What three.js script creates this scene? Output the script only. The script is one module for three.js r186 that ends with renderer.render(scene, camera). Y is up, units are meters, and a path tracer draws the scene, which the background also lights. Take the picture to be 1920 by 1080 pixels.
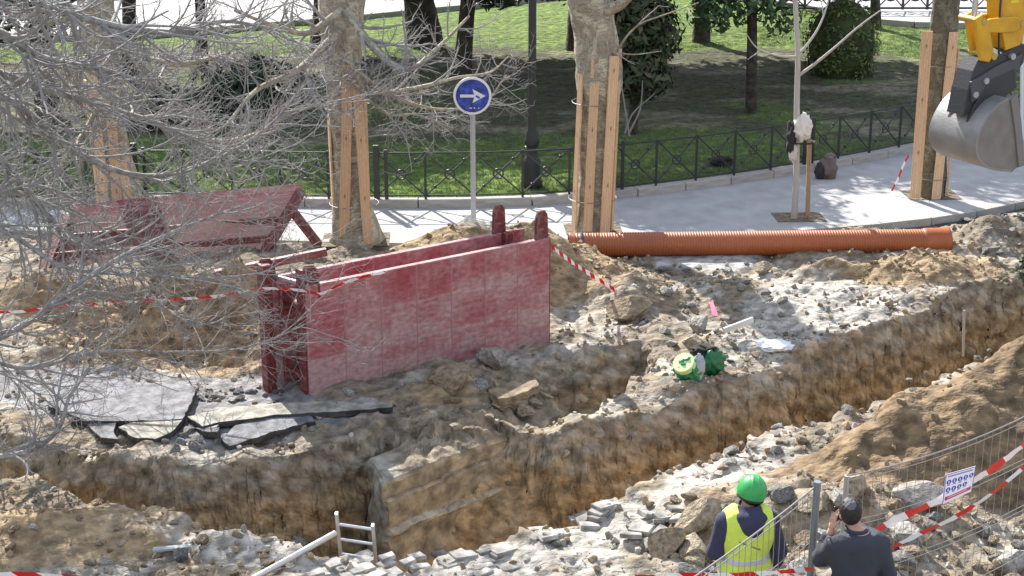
import * as THREE from 'three';
import { ImprovedNoise } from 'three/addons/math/ImprovedNoise.js';
import { mergeGeometries, mergeVertices, toCreasedNormals } from 'three/addons/utils/BufferGeometryUtils.js';
import { RoundedBoxGeometry } from 'three/addons/geometries/RoundedBoxGeometry.js';

// ---------- camera, sky, sun, exposure ----------
const scene = new THREE.Scene();
const PITCH = 18 * Math.PI / 180, CAMH = 7.4;
const camera = new THREE.PerspectiveCamera(20.41, 16 / 9, 0.5, 900);
camera.position.set(0, CAMH, 0);
camera.rotation.set(-PITCH, 0, 0);
const SUN = new THREE.Vector3(-0.42, 0.72, -0.86).normalize();
{ // clear spring sky: pale haze low down, soft blue overhead, a wide bright glow round the sun
  const w = 256, h = 128, d = new Float32Array(w * h * 4);
  for (let j = 0; j < h; j++) for (let i = 0; i < w; i++) {
    const el = ((j + 0.5) / h - 0.5) * Math.PI, az = ((i + 0.5) / w - 0.5) * 2 * Math.PI; // row 0 is the nadir
    const dir = new THREE.Vector3(Math.cos(az) * Math.cos(el), Math.sin(el), Math.sin(az) * Math.cos(el));
    const k = Math.pow(Math.max(0, Math.sin(el)), 0.55), c = dir.dot(SUN), glow = 0.35 * Math.exp(-(1 - c) * 7);
    const haze = [0.50, 0.50, 0.50], zen = [0.25, 0.31, 0.42];
    for (let q = 0; q < 3; q++) d[(j * w + i) * 4 + q] = (el < 0 ? 0.18 : haze[q] + (zen[q] - haze[q]) * k + glow * [1, 0.96, 0.88][q]);
    d[(j * w + i) * 4 + 3] = 1;
  }
  const t = new THREE.DataTexture(d, w, h, THREE.RGBAFormat, THREE.FloatType); t.mapping = THREE.EquirectangularReflectionMapping; t.magFilter = t.minFilter = THREE.LinearFilter; t.needsUpdate = true;
  scene.background = t; scene.environment = t;
}
const sun = new THREE.DirectionalLight(new THREE.Color(1, 0.95, 0.87), 4.3);
sun.position.copy(SUN).multiplyScalar(60).add(new THREE.Vector3(0, 0, -24));
sun.target.position.set(0, 0, -24); sun.castShadow = true;
Object.assign(sun.shadow.camera, { left: -30, right: 30, top: 30, bottom: -30, near: 1, far: 150 });
sun.shadow.mapSize.set(4096, 4096);
scene.add(sun, sun.target);
const renderer = new THREE.WebGLRenderer({ antialias: true });
renderer.toneMapping = THREE.LinearToneMapping;
renderer.toneMappingExposure = 2.55;
renderer.shadowMap.enabled = true;

// ---------- helpers ----------
function mulberry(a) { return () => { a |= 0; a = a + 0x6D2B79F5 | 0; let t = Math.imul(a ^ a >>> 15, 1 | a); t = t + Math.imul(t ^ t >>> 7, 61 | t) ^ t; return ((t ^ t >>> 14) >>> 0) / 4294967296; }; }
const V = (x, y, z) => new THREE.Vector3(x, y, z);
const IN = new ImprovedNoise();
const N3 = (x, y, z) => IN.noise(x + 100.13, y + 50.7, z + 200.31);
const N2 = (x, z) => N3(x, 7.7, z);
function fbm(x, y, z, o = 4) { let s = 0, a = 0.5; for (let i = 0; i < o; i++) { s += a * N3(x, y, z); x *= 2.03; y *= 2.03; z *= 2.03; a *= 0.5; } return s; }
const clamp = (x, a = 0, b = 1) => Math.min(b, Math.max(a, x));
const sm = (a, b, x) => { const t = clamp((x - a) / (b - a)); return t * t * (3 - 2 * t); };
const lerp = (a, b, t) => a + (b - a) * t;
// directions through the lens, used once to survey where things stand in the world
const FPX = 3000, SP = Math.sin(PITCH), CP = Math.cos(PITCH);
function ray(px, py) { const u = (px - 960) / FPX, v = -(py - 540) / FPX; return V(u, v * CP - SP, -CP - v * SP); }
const G = (px, py, y = 0) => { const d = ray(px, py), t = (y - CAMH) / d.y; return V(d.x * t, y, d.z * t); };
const T = (px, py, z) => { const d = ray(px, py), t = z / d.z; return V(d.x * t, CAMH + d.y * t, z); };
const names = {};
function numbered(n) { const k = names[n] = (names[n] ?? -1) + 1; return k ? n + '_' + String(k).padStart(3, '0') : n; }
function tag(o, label, category, group) { o.userData.label = label; o.userData.category = category; if (group) o.userData.group = group; return o; }
function thing(name, label, category, group, pos = V(0, 0, 0), rotY = 0) { const g = new THREE.Group(); g.name = numbered(name); g.position.copy(pos); g.rotation.y = rotY; scene.add(g); return tag(g, label, category, group); }
function part(name, geo, mat, parent) { const m = new THREE.Mesh(geo, mat); m.name = name; m.castShadow = m.receiveShadow = true; parent.add(m); return m; }
function solo(name, geo, mat, label, category, group) { const m = part(numbered(name), geo, mat, scene); return tag(m, label, category, group); }
function struct(name, geo, mat, kind = 'structure') { const m = part(numbered(name), geo, mat, scene); m.userData.kind = kind; return m; }
function copyOf(o, name, label, pos, rot, scale) { const c = o.clone(); c.name = numbered(name); c.userData = { ...o.userData }; if (label) c.userData.label = label; if (pos) c.position.copy(pos); if (rot) c.rotation.set(...rot); if (scale) c.scale.set(...scale); scene.add(c); return c; }
const C3 = (r, g, b) => new THREE.Color().setRGB(r, g, b);

// textures
function noiseTex(size, fn, srgb) {
  const d = new Uint8Array(size * size * 4);
  for (let y = 0; y < size; y++) for (let x = 0; x < size; x++) { const v = fn(x / size, y / size); const k = (y * size + x) * 4; for (let c = 0; c < 3; c++) d[k + c] = clamp(Array.isArray(v) ? v[c] : v) * 255; d[k + 3] = 255; }
  const t = new THREE.DataTexture(d, size, size); t.wrapS = t.wrapT = THREE.RepeatWrapping; t.magFilter = THREE.LinearFilter; t.minFilter = THREE.LinearMipmapLinearFilter; t.generateMipmaps = true; if (srgb) t.colorSpace = THREE.SRGBColorSpace; t.needsUpdate = true; return t;
}
// tileable gradient noise
const hsh = (x, y, s) => { let h = Math.imul(x, 374761393) + Math.imul(y, 668265263) + Math.imul(s, 974634541) | 0; h = Math.imul(h ^ h >>> 13, 1274126177); h ^= h >>> 16; return (h >>> 0) / 4294967296 * 6.28319; };
function pnoise(x, y, P, s) { const x0 = Math.floor(x), y0 = Math.floor(y), fx = x - x0, fy = y - y0; const g = (i, j) => { const a = hsh(((x0 + i) % P + P) % P, ((y0 + j) % P + P) % P, s); return Math.cos(a) * (fx - i) + Math.sin(a) * (fy - j); }; const u = fx * fx * fx * (fx * (fx * 6 - 15) + 10), v = fy * fy * fy * (fy * (fy * 6 - 15) + 10); return 1.4 * lerp(lerp(g(0, 0), g(1, 0), u), lerp(g(0, 1), g(1, 1), u), v); }
function tfbm(u, v, f, o = 5, s = 0) { let r = 0, a = 0.5; f = Math.max(1, Math.round(f)); for (let i = 0; i < o; i++) { r += a * pnoise(u * f, v * f, f, s + i); f *= 2; a *= 0.55; } return r; }
const mix3i = (a, b, t) => a.map((q, i) => lerp(q, b[i], t));
const TX = {
  dirt: noiseTex(512, (u, v) => 0.5 + 0.9 * tfbm(u, v, 9, 6, 3)),
  dirtCol: noiseTex(512, (u, v) => 0.86 + 0.5 * tfbm(u, v, 7, 6, 9), true),
  soft: noiseTex(512, (u, v) => 0.9 + 0.14 * tfbm(u, v, 3, 3, 61) + 0.10 * tfbm(u, v, 60, 3, 62), true),
  fine: noiseTex(256, (u, v) => 0.5 + 0.9 * tfbm(u, v, 30, 4, 5)),
  bark: noiseTex(512, (u, v) => { const a = tfbm(u, v * 0.5, 5, 4, 11), b = tfbm(u, v, 12, 3, 21); const t = mix3i([0.66, 0.63, 0.57], [0.80, 0.78, 0.71], sm(-0.12, 0.25, a)), t2 = mix3i(t, [0.54, 0.51, 0.45], sm(0.0, 0.3, b) * 0.6); const k = 1 + 0.35 * tfbm(u, v, 40, 3, 2); return t2.map(c => c * k); }, true),
  wood: noiseTex(512, (u, v) => { const g = 0.5 + 0.5 * Math.sin(40 * u + 7 * tfbm(u, v * 0.5, 4, 3, 31)); const f = tfbm(u, v, 40, 2, 7); let k = 0.86 + 0.12 * g + 0.2 * f; const kx = (u * 1 % 1) - 0.5, ky = (v * 3 % 1) - 0.3; const knot = Math.exp(-(kx * kx * 300 + ky * ky * 900)); k *= 1 - 0.5 * knot; return [0.88 * k, 0.75 * k * (1 - 0.1 * knot), 0.61 * k]; }, true),
  rust: noiseTex(512, (u, v) => { const a = tfbm(u, v, 4, 4, 41), b = tfbm(u, v, 22, 4, 17), s = Math.max(0, tfbm(u * 1, v, 11, 3, 71)); const w = clamp(0.62 + 2.2 * a + 0.8 * b); const red = [0.54, 0.22, 0.24], dust = [0.60, 0.49, 0.48]; const t = clamp(sm(0.45, 0.95, w) * 0.75 + s * 0.3); return red.map((c, i) => lerp(c, dust[i], t) * (0.95 + 0.4 * b)); }, true),
};
const MS = (o) => new THREE.MeshStandardMaterial({ roughness: 0.9, metalness: 0, ...o });
const rep = (t, x, y) => { const c = t.clone(); c.repeat.set(x, y); c.needsUpdate = true; return c; };

// growing geometry buffer
class Buf {
  constructor() { this.p = []; this.n = []; this.i = []; this.c = []; this.u = []; this.hasC = false; }
  v(x, y, z, nx, ny, nz, u = 0, w = 0, c) { this.p.push(x, y, z); this.n.push(nx, ny, nz); this.u.push(u, w); if (c) { this.c.push(c[0], c[1], c[2]); this.hasC = true; } return this.p.length / 3 - 1; }
  tube(pts, radii, sides = 6, cap = true, col) {
    const n = pts.length; let up = V(0, 1, 0.001); let prev = null, len = 0;
    let nr = null;
    for (let k = 0; k < n; k++) {
      const t = (k === 0 ? pts[1].clone().sub(pts[0]) : k === n - 1 ? pts[n - 1].clone().sub(pts[n - 2]) : pts[k + 1].clone().sub(pts[k - 1])).normalize();
      if (!nr) { nr = Math.abs(t.y) > 0.9 ? V(1, 0, 0) : V(0, 1, 0); }
      nr = nr.clone().addScaledVector(t, -nr.dot(t)).normalize();
      const b = t.clone().cross(nr), r = typeof radii === 'function' ? radii(k / (n - 1)) : lerp(radii[0], radii[1], k / (n - 1));
      if (k) len += pts[k].distanceTo(pts[k - 1]);
      const row = this.p.length / 3;
      for (let s = 0; s <= sides; s++) { const a = s / sides * 6.28319, cx = Math.cos(a), sx = Math.sin(a); const nx = nr.x * cx + b.x * sx, ny = nr.y * cx + b.y * sx, nz = nr.z * cx + b.z * sx; const rr = typeof r === 'number' ? r : r[s % sides]; this.v(pts[k].x + nx * rr, pts[k].y + ny * rr, pts[k].z + nz * rr, nx, ny, nz, s / sides * Math.max(0.1, rr * 6.3), len, col); }
      if (prev !== null) for (let s = 0; s < sides; s++) this.i.push(prev + s, prev + s + 1, row + s, prev + s + 1, row + s + 1, row + s);
      prev = row;
    }
    if (cap) for (const e of [0, n - 1]) { const t = (e ? pts[n - 1].clone().sub(pts[n - 2]) : pts[0].clone().sub(pts[1])).normalize(); const base = e ? prev : prev - (n - 1) * (sides + 1); const c = this.v(pts[e].x, pts[e].y, pts[e].z, t.x, t.y, t.z, 0, 0, col); for (let s = 0; s < sides; s++) { const A = base + s, B = base + s + 1; const q = [A, B].map(k => this.v(this.p[k * 3], this.p[k * 3 + 1], this.p[k * 3 + 2], t.x, t.y, t.z, 0, 0, col)); e ? this.i.push(q[0], q[1], c) : this.i.push(q[1], q[0], c); } }
    return this;
  }
  quad(a, b, c, d, col, uv) { const n = b.clone().sub(a).cross(d.clone().sub(a)).normalize(); const U = uv || [[0, 0], [1, 0], [1, 1], [0, 1]]; const k = [a, b, c, d].map((q, j) => this.v(q.x, q.y, q.z, n.x, n.y, n.z, U[j][0], U[j][1], col)); this.i.push(k[0], k[1], k[2], k[0], k[2], k[3]); return this; }
  geo() { const g = new THREE.BufferGeometry(); g.setAttribute('position', new THREE.Float32BufferAttribute(this.p, 3)); g.setAttribute('normal', new THREE.Float32BufferAttribute(this.n, 3)); g.setAttribute('uv', new THREE.Float32BufferAttribute(this.u, 2)); if (this.hasC) g.setAttribute('color', new THREE.Float32BufferAttribute(this.c, 3)); g.setIndex(this.i); return g; }
}
const tubeGeo = (pts, r0, r1 = r0, sides = 8) => new Buf().tube(pts, [r0, r1], sides).geo();
// a box between two points: width w across, thickness t
function beam(a, b, w, t, wDir, bevel = 0.006) {
  const L = a.distanceTo(b), y = b.clone().sub(a).normalize(); const x = wDir.clone().addScaledVector(y, -wDir.dot(y)).normalize(), z = x.clone().cross(y);
  const g = bevel ? new RoundedBoxGeometry(w, L, t, 1, Math.min(bevel, t / 3)) : new THREE.BoxGeometry(w, L, t);
  const p = g.attributes.position, uv = g.attributes.uv; for (let i = 0; i < p.count; i++) uv.setXY(i, p.getX(i) / w * 0.9 + 0.5, p.getY(i) * 0.35);
  g.applyMatrix4(new THREE.Matrix4().makeBasis(x, y, z).setPosition(a.clone().add(b).multiplyScalar(0.5))); return g;
}
function extrude(pts, depth, bevel = 0.01, hole) { const s = new THREE.Shape(pts.map(p => new THREE.Vector2(p[0], p[1]))); if (hole) s.holes.push(hole); const g = new THREE.ExtrudeGeometry(s, { depth, bevelEnabled: bevel > 0, bevelThickness: bevel, bevelSize: bevel, bevelSegments: 1, curveSegments: 12 }); g.translate(0, 0, -depth / 2); return g; }
const spline = (pts, n) => new THREE.CatmullRomCurve3(pts).getPoints(n);
function strip(pts, wfn, up, th, uvScale = 1) { // ribbon
  const b = new Buf(); let L = 0; let prev;
  for (let k = 0; k < pts.length; k++) { if (k) L += pts[k].distanceTo(pts[k - 1]); const w = wfn(k), u = up(k); const t = pts[Math.min(k + 1, pts.length - 1)].clone().sub(pts[Math.max(k - 1, 0)]).normalize(); const n = t.clone().cross(u).normalize(); const a = pts[k].clone().addScaledVector(u, w / 2), c = pts[k].clone().addScaledVector(u, -w / 2); const i0 = b.v(a.x, a.y, a.z, n.x, n.y, n.z, L * uvScale, 1), i1 = b.v(c.x, c.y, c.z, n.x, n.y, n.z, L * uvScale, 0); if (k) b.i.push(prev, i1, i0, prev, prev + 1, i1); prev = i0; }
  return b.geo();
}

// ---------- terrain ----------
const poly = (a) => a.map(([x, y]) => { const g = G(x, y); return [g.x, g.z]; });
function sdf(P, x, z) { // signed distance, inside positive
  let d = 1e9, inside = false; for (let i = 0, j = P.length - 1; i < P.length; j = i++) { const [ax, az] = P[i], [bx, bz] = P[j]; const ex = bx - ax, ez = bz - az, wx = x - ax, wz = z - az; const t = clamp((wx * ex + wz * ez) / (ex * ex + ez * ez)); const dx = wx - ex * t, dz = wz - ez * t; d = Math.min(d, dx * dx + dz * dz); if ((az > z) !== (bz > z) && x < (bx - ax) * (z - az) / (bz - az) + ax) inside = !inside; } d = Math.sqrt(d); return inside ? d : -d;
}
const P_MAIN = poly([[2150, 420], [2000, 482], [1900, 520], [1740, 578], [1600, 628], [1500, 662], [1430, 695], [1330, 722], [1230, 752], [1120, 795], [1050, 812], [960, 800], [850, 785], [740, 802], [620, 832], [500, 856], [400, 872], [300, 868], [200, 855], [100, 835], [0, 815], [-250, 770], [-250, 845], [0, 892], [80, 905], [180, 930], [250, 962], [400, 985], [480, 1012], [560, 1045], [700, 1056], [880, 1040], [980, 1012], [1080, 972], [1150, 935], [1230, 900], [1330, 862], [1420, 824], [1560, 768], [1700, 728], [1800, 698], [1920, 648], [2150, 565]]);
const P_SIDE = poly([[890, 742], [950, 688], [1080, 665], [1205, 640], [1228, 685], [1150, 735], [1110, 768], [1010, 786], [930, 788]]);
const P_PIT = poly([[40, 560], [200, 520], [480, 500], [500, 700], [300, 690], [120, 665]]);
const P_ASPH = poly([[-300, 650], [100, 682], [300, 695], [520, 705], [575, 748], [740, 765], [745, 782], [600, 800], [480, 815], [420, 835], [300, 835], [160, 800], [0, 765], [-300, 730]]);
const P_PATCH = poly([[1190, 470], [1440, 470], [1420, 500], [1340, 508], [1230, 500]]);
const P_PALE = [poly([[540, 1060], [800, 1040], [1000, 1000], [1330, 850], [1480, 800], [1500, 880], [1250, 1000], [1150, 1100], [540, 1120]]), poly([[1240, 720], [1480, 668], [1760, 580], [1640, 540], [1420, 520], [1380, 600]]), poly([[1080, 790], [1240, 745], [1230, 720], [1080, 775]]), poly([[200, 950], [560, 1040], [540, 1090], [300, 1060]])];
const FILL = poly([[800, 803], [900, 788], [1020, 776]]);
// front kerb line of the pavement (world x -> z)
const KERB = poly([[-300, 425], [0, 432], [300, 442], [700, 456], [1100, 452], [1400, 440], [1500, 432], [1650, 420], [1800, 402], [1920, 378], [2100, 340]]);
const lineZ = (L, x) => { for (let i = 1; i < L.length; i++) if (x <= L[i][0] || i === L.length - 1) { const t = (x - L[i - 1][0]) / (L[i][0] - L[i - 1][0]); return lerp(L[i - 1][1], L[i][1], t); } };
const HEAPS = [ // x,z, rx, rz, rot, h, kind
  { p: G(985, 535), r: [2.1, 1.35], a: 0.6, h: 0.92, s: 1 },
  { p: G(875, 462), r: [1.7, 0.95], a: 0.5, h: 0.66, s: 1 },
  { p: G(1725, 515), r: [1.5, 0.8], a: 0.3, h: 0.38, s: 1 },
  { p: V(5.8, 0, -16.8), r: [3.0, 1.4], a: 0.45, h: 1.25, s: 1, br: 1 },
  { p: V(4.2, 0, -16.2), r: [1.6, 0.9], a: 0.42, h: 0.3, s: 1, br: 1 },
  { p: G(90, 1010), r: [1.5, 0.8], a: 0.1, h: 0.3, s: 1 },
  { p: G(450, 1040), r: [1.1, 0.35], a: -0.35, h: 0.2, s: 0 },
  { p: G(1500, 955), r: [1.2, 0.9], a: 0, h: 0.35, s: 0.3 },
  { p: G(1700, 980), r: [1.3, 0.8], a: 0.3, h: 0.3, s: 0.2 },
  { p: G(1310, 985), r: [0.5, 0.6], a: 0, h: 0.22, s: 0.6 },
  { p: G(1870, 455), r: [1.3, 0.9], a: 0.3, h: 0.45, s: 0 },
  { p: G(1190, 565), r: [1.0, 0.7], a: 0.4, h: 0.35, s: 0.3 },
  { p: G(1400, 560), r: [1.4, 0.9], a: 0.3, h: 0.2, s: 0 },
  { p: G(1550, 520), r: [0.9, 0.35], a: 0.1, h: 0.28, s: 0.4 },
  { p: G(860, 745), r: [0.7, 0.5], a: 0.6, h: 0.3, s: 0.8 },
  { p: G(1330, 640), r: [0.8, 0.5], a: 0.5, h: 0.2, s: 0 },
  { p: G(290, 600), r: [1.2, 0.6], a: 0.2, h: 0.75, s: 1 },
  { p: G(430, 570), r: [1.0, 0.5], a: 0.4, h: 0.7, s: 1 },
  { p: G(100, 560), r: [1.3, 0.7], a: 0.0, h: 0.5, s: 0.7 },
  { p: G(550, 960), r: [1.5, 0.55], a: -0.2, h: 0.55, s: 0.6 },
  { p: G(640, 770), r: [1.2, 0.25], a: 0.3, h: 0.1, s: 0.3 },
];
for (const h of HEAPS) { h.c = Math.cos(h.a); h.sn = Math.sin(h.a); }
const heapT = (h, x, z) => { const dx = x - h.p.x, dz = z - h.p.z; const u = (dx * h.c - dz * h.sn) / h.r[0], v = (dx * h.sn + dz * h.c) / h.r[1]; return Math.sqrt(u * u + v * v); };
function zones(x, z) {
  const w = 0.16 * N2(x * 1.1, z * 1.1) + 0.09 * N2(x * 3.1, z * 3.1) + 0.05 * N2(x * 8, z * 8) + 0.02 * N2(x * 19, z * 19);
  return { main: sdf(P_MAIN, x, z) + w, side: sdf(P_SIDE, x, z) + w, pit: sdf(P_PIT, x, z) + w * 2, asph: sdf(P_ASPH, x, z) + w * 0.5, patch: sdf(P_PATCH, x, z) + w * 0.5, kerb: z - lineZ(KERB, x) };
}
function H(x, z, out) {
  const q = zones(x, z);
  const flat = clamp(Math.max(sm(0, 0.15, q.asph), sm(-0.1, 0.15, q.patch), sm(0.6, 0.1, q.kerb)));
  let h = (1 - flat) * (0.13 * N2(x * 0.8, z * 0.8) + 0.11 * N2(x * 2.3, z * 2.3) + 0.05 * Math.abs(N2(x * 5, z * 5)) + 0.025 * N2(x * 11, z * 11)) + flat * 0.012 * N2(x * 3, z * 3) - 0.12 * sm(0.5, 0.25, q.kerb);
  let sand = 0, br = 0;
  for (const e of HEAPS) { const t = heapT(e, x, z) + 0.10 * N2(x * 1.6 + e.h, z * 1.6) + 0.03 * N2(x * 7, z * 7); if (t < 1.05) { const k = clamp(1 - t); h += e.h * (k < 0.15 ? k * k / 0.3 : k - 0.075) * 1.08; sand = Math.max(sand, e.s * sm(0, 0.2, k)); if (e.br) br = Math.max(br, sm(0, 0.15, k)); } }
  h -= 0.5 * sm(0, 0.9, q.pit);
  h -= 0.8 * sm(-0.06, 0.3, q.side) * sm(0.1, -0.1, q.main);
  const deep = lerp(1.25, 2.0, sm(-5, -2, x));
  const wall = sm(-0.04, 0.32, q.main);
  h = lerp(h, -deep + 0.18 * N2(x * 1.3, z * 1.3) + 0.06 * N2(x * 5, z * 5), wall);
  if (q.main > -0.3) { let d = 9; for (let k = 0; k < FILL.length - 1; k++) { const [ax, az] = FILL[k], [bx, bz] = FILL[k + 1], ex = bx - ax, ez = bz - az, tt = clamp(((x - ax) * ex + (z - az) * ez) / (ex * ex + ez * ez)); d = Math.min(d, Math.hypot(x - ax - ex * tt, z - az - ez * tt)); } const f = -0.22 + 0.12 * N2(x * 3, z * 3) - 2.6 * Math.max(0, d - 0.3 + 0.2 * N2(x * 2.5, z * 2.5)); if (f > h) h = f; }
  if (wall > 0.5) { const b = HEAPS[19], t = heapT(b, x, z) + 0.2 * N2(x * 2, z * 2); if (t < 1) h += (1 - t) * 0.9; }
  if (out) { q.sand = sand; q.br = br; q.flat = flat; q.wall = wall; return [h, q]; }
  return h;
}
const mix3 = (a, b, t) => [lerp(a[0], b[0], t), lerp(a[1], b[1], t), lerp(a[2], b[2], t)];
const COL = { grey: [0.26, 0.215, 0.16], pale: [0.46, 0.425, 0.37], sand: [0.38, 0.27, 0.155], ochre: [0.50, 0.355, 0.20], dark: [0.25, 0.19, 0.12], top: [0.42, 0.36, 0.28], asph: [0.27, 0.265, 0.27], conc: [0.46, 0.45, 0.43] };
function clods(x, y, z) { // distance to the nearest of jittered points: lumps with creases between them
  const xi = Math.floor(x), yi = Math.floor(y), zi = Math.floor(z); let d = 9; for (let i = -1; i < 2; i++) for (let j = -1; j < 2; j++) for (let k = -1; k < 2; k++) { const h = hsh(xi + i, yi + j, zi + k + 977), h2 = hsh(yi + j, zi + k, xi + i + 31), h3 = hsh(zi + k, xi + i, yi + j + 57); const a = xi + i + h / 6.2832 - x, b = yi + j + h2 / 6.2832 - y, c = zi + k + h3 / 6.2832 - z; d = Math.min(d, a * a + b * b + c * c); } return Math.sqrt(d); }
function terrainColor(x, y, z, ny) {
  const [, q] = H(x, z, true);
  const n1 = 0.5 + fbm(x * 1.1, y * 2, z * 1.1, 4), n2 = 0.5 + fbm(x * 4, y * 5, z * 4, 3), n3 = N3(x * 14, y * 14, z * 14);
  const leftness = sm(-1.5, -3.5, x);
  let c = mix3(COL.grey, COL.pale, sm(0.48, 0.72, n1) * 0.75);
  c = mix3(c, COL.sand, clamp(q.sand * (0.75 + 0.4 * n2) + 0.45 * sm(0.5, 0.75, n2)));
  if (q.br > 0) c = mix3(c, mix3([0.20, 0.135, 0.075], [0.27, 0.19, 0.11], sm(0.45, 0.7, n2)), q.br * 0.92);
  { const w = 0.35 * N2(x * 1.7, z * 1.7) + 0.2 * N2(x * 5, z * 5); let pk = 0; for (const P of P_PALE) pk = Math.max(pk, sm(-0.1, 0.35, sdf(P, x, z) + w)); c = mix3(c, [0.52, 0.485, 0.435], pk * 0.8 * (1 - (q.br || 0))); }
  if (q.pit > -0.3) c = mix3(c, COL.sand, 0.8 * sm(-0.3, 0.2, q.pit));
  c = mix3(c, COL.asph, sm(0, 0.08, q.asph));
  c = mix3(c, COL.conc, Math.max(sm(0, 0.1, q.patch), sm(0.5, 0.2, q.kerb) * 0.9));
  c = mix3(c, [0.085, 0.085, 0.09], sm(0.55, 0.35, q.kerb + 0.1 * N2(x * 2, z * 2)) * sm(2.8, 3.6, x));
  const depthHere = Math.max(sm(-0.12, 0.05, q.main), sm(-0.1, 0.05, q.side));
  if (depthHere > 0) { // strata in the cut faces
    const yy = y + 0.16 * fbm(x * 1.3, 0, z * 1.3, 3) + 0.05 * n3;
    let s = mix3(COL.top, COL.ochre, sm(-0.30, -0.62, yy));
    s = mix3(s, COL.sand, sm(0.5, 0.75, n2) * 0.55);
    s = mix3(s, COL.dark, sm(0.52, 0.8, 0.5 + fbm(x * 0.8 + 9, y * 3.2, z * 0.8, 4)) * 0.4);
    s = mix3(s, COL.dark, sm(-1.0, -1.7, yy) * 0.25);
    const vs = N3(x * 7, y * 2.2, z * 7); s = s.map(k => k * (1 + 0.2 * vs));
    c = mix3(c, s, depthHere * sm(0.99, 0.85, ny) * 0.98 + depthHere * sm(-0.35, -0.6, y) * 0.02);
    if (y < -0.5) c = s;
  }
  return c.map(k => clamp(k * (1 + 0.18 * n3 + 0.25 * (n1 - 0.5)), 0.02, 0.8));
}
{
  const X0 = -11, X1 = 11.5, Z0 = -29.5, Z1 = -10.5, S = 0.048; const nx = Math.round((X1 - X0) / S), nz = Math.round((Z1 - Z0) / S);
  let px = [], pz = [], py = [];
  for (let j = 0; j <= nz; j++) for (let i = 0; i <= nx; i++) { const x = lerp(X0, X1, i / nx), z = lerp(Z0, Z1, j / nz); px.push(x); pz.push(z); py.push(H(x, z)); }
  let tri = [];
  for (let j = 0; j < nz; j++) for (let i = 0; i < nx; i++) { const a = j * (nx + 1) + i, b = a + 1, c = a + nx + 1, d = c + 1; tri.push(a, c, b, b, c, d); }
  for (let pass = 0; pass < 3; pass++) { // split long edges so that steep cut faces keep their detail
    const mid = new Map(), out = [], M = 4e6;
    const lim = 0.08 * 0.08; const inView = (a) => Math.abs(px[a]) < -pz[a] * 0.34 + 1 && pz[a] < -13;
    const get = (a, b) => { const dx = px[a] - px[b], dy = py[a] - py[b], dz = pz[a] - pz[b]; if (dx * dx + dy * dy + dz * dz < lim || !inView(a)  || !inView(b)) return -1; const k = a < b ? a * M + b : b * M + a; let m = mid.get(k); if (m === undefined) { const x = (px[a] + px[b]) / 2, z = (pz[a] + pz[b]) / 2; px.push(x); pz.push(z); py.push(H(x, z)); m = px.length - 1; mid.set(k, m); } return m; };
    for (let t = 0; t < tri.length; t += 3) {
      let a = tri[t], b = tri[t + 1], c = tri[t + 2]; let ab = get(a, b), bc = get(b, c), ca = get(c, a); const n = (ab >= 0) + (bc >= 0) + (ca >= 0);
      if (!n) { out.push(a, b, c); continue; }
      if (n === 3) { out.push(a, ab, ca, ab, b, bc, ca, bc, c, ab, bc, ca); continue; }
      if (n === 1) { while (ab < 0) { [a, b, c] = [b, c, a];[ab, bc, ca] = [bc, ca, ab]; } out.push(a, ab, c, ab, b, c); continue; }
      while (ca >= 0) { [a, b, c] = [b, c, a];[ab, bc, ca] = [bc, ca, ab]; } out.push(ab, b, bc, a, ab, bc, a, bc, c);
    }
    tri = out;
  }
  const n = px.length, pos = new Float32Array(n * 3); for (let i = 0; i < n; i++) { pos[i * 3] = px[i]; pos[i * 3 + 1] = py[i]; pos[i * 3 + 2] = pz[i]; }
  const g = new THREE.BufferGeometry(); g.setAttribute('position', new THREE.BufferAttribute(pos, 3)); g.setIndex(tri); g.computeVertexNormals();
  const nm = g.attributes.normal.array, col = new Float32Array(n * 3), uv = new Float32Array(n * 2);
  for (let i = 0; i < n; i++) {
    const x = px[i], y = py[i], z = pz[i], ny = nm[i * 3 + 1];
    const [, q] = H(x, z, true); const steep = sm(0.95, 0.6, ny);
    const a = (1 - q.flat * 0.95) * (1 - 0.45 * q.sand) * (0.03 + 0.075 * steep);
    const cl = clods(x * 4.2 + 0.4 * N3(x * 5, y * 5, z * 5), y * 5.2, z * 4.2); const d = a * (fbm(x * 2.6, y * 2.6, z * 2.6, 3) * 1.3 + (1 - q.sand * 0.8) * 0.9 * (0.45 - cl) + 0.4 * N3(x * 22, y * 22, z * 22));
    for (let c = 0; c < 3; c++) pos[i * 3 + c] += nm[i * 3 + c] * d;
    const c = terrainColor(x, y, z, ny); col.set(c, i * 3);
    uv[i * 2] = x * 0.8 + z * 0.17; uv[i * 2 + 1] = (z - y) * 0.8;
  }
  g.computeVertexNormals(); g.setAttribute('color', new THREE.BufferAttribute(col, 3)); g.setAttribute('uv', new THREE.BufferAttribute(uv, 2));
  console.log('terrain tris', tri.length / 3);
  struct('excavated_ground', g, MS({ vertexColors: true, roughness: 0.97, map: TX.dirtCol, bumpMap: TX.dirt, bumpScale: 0.028 }));
}
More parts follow.
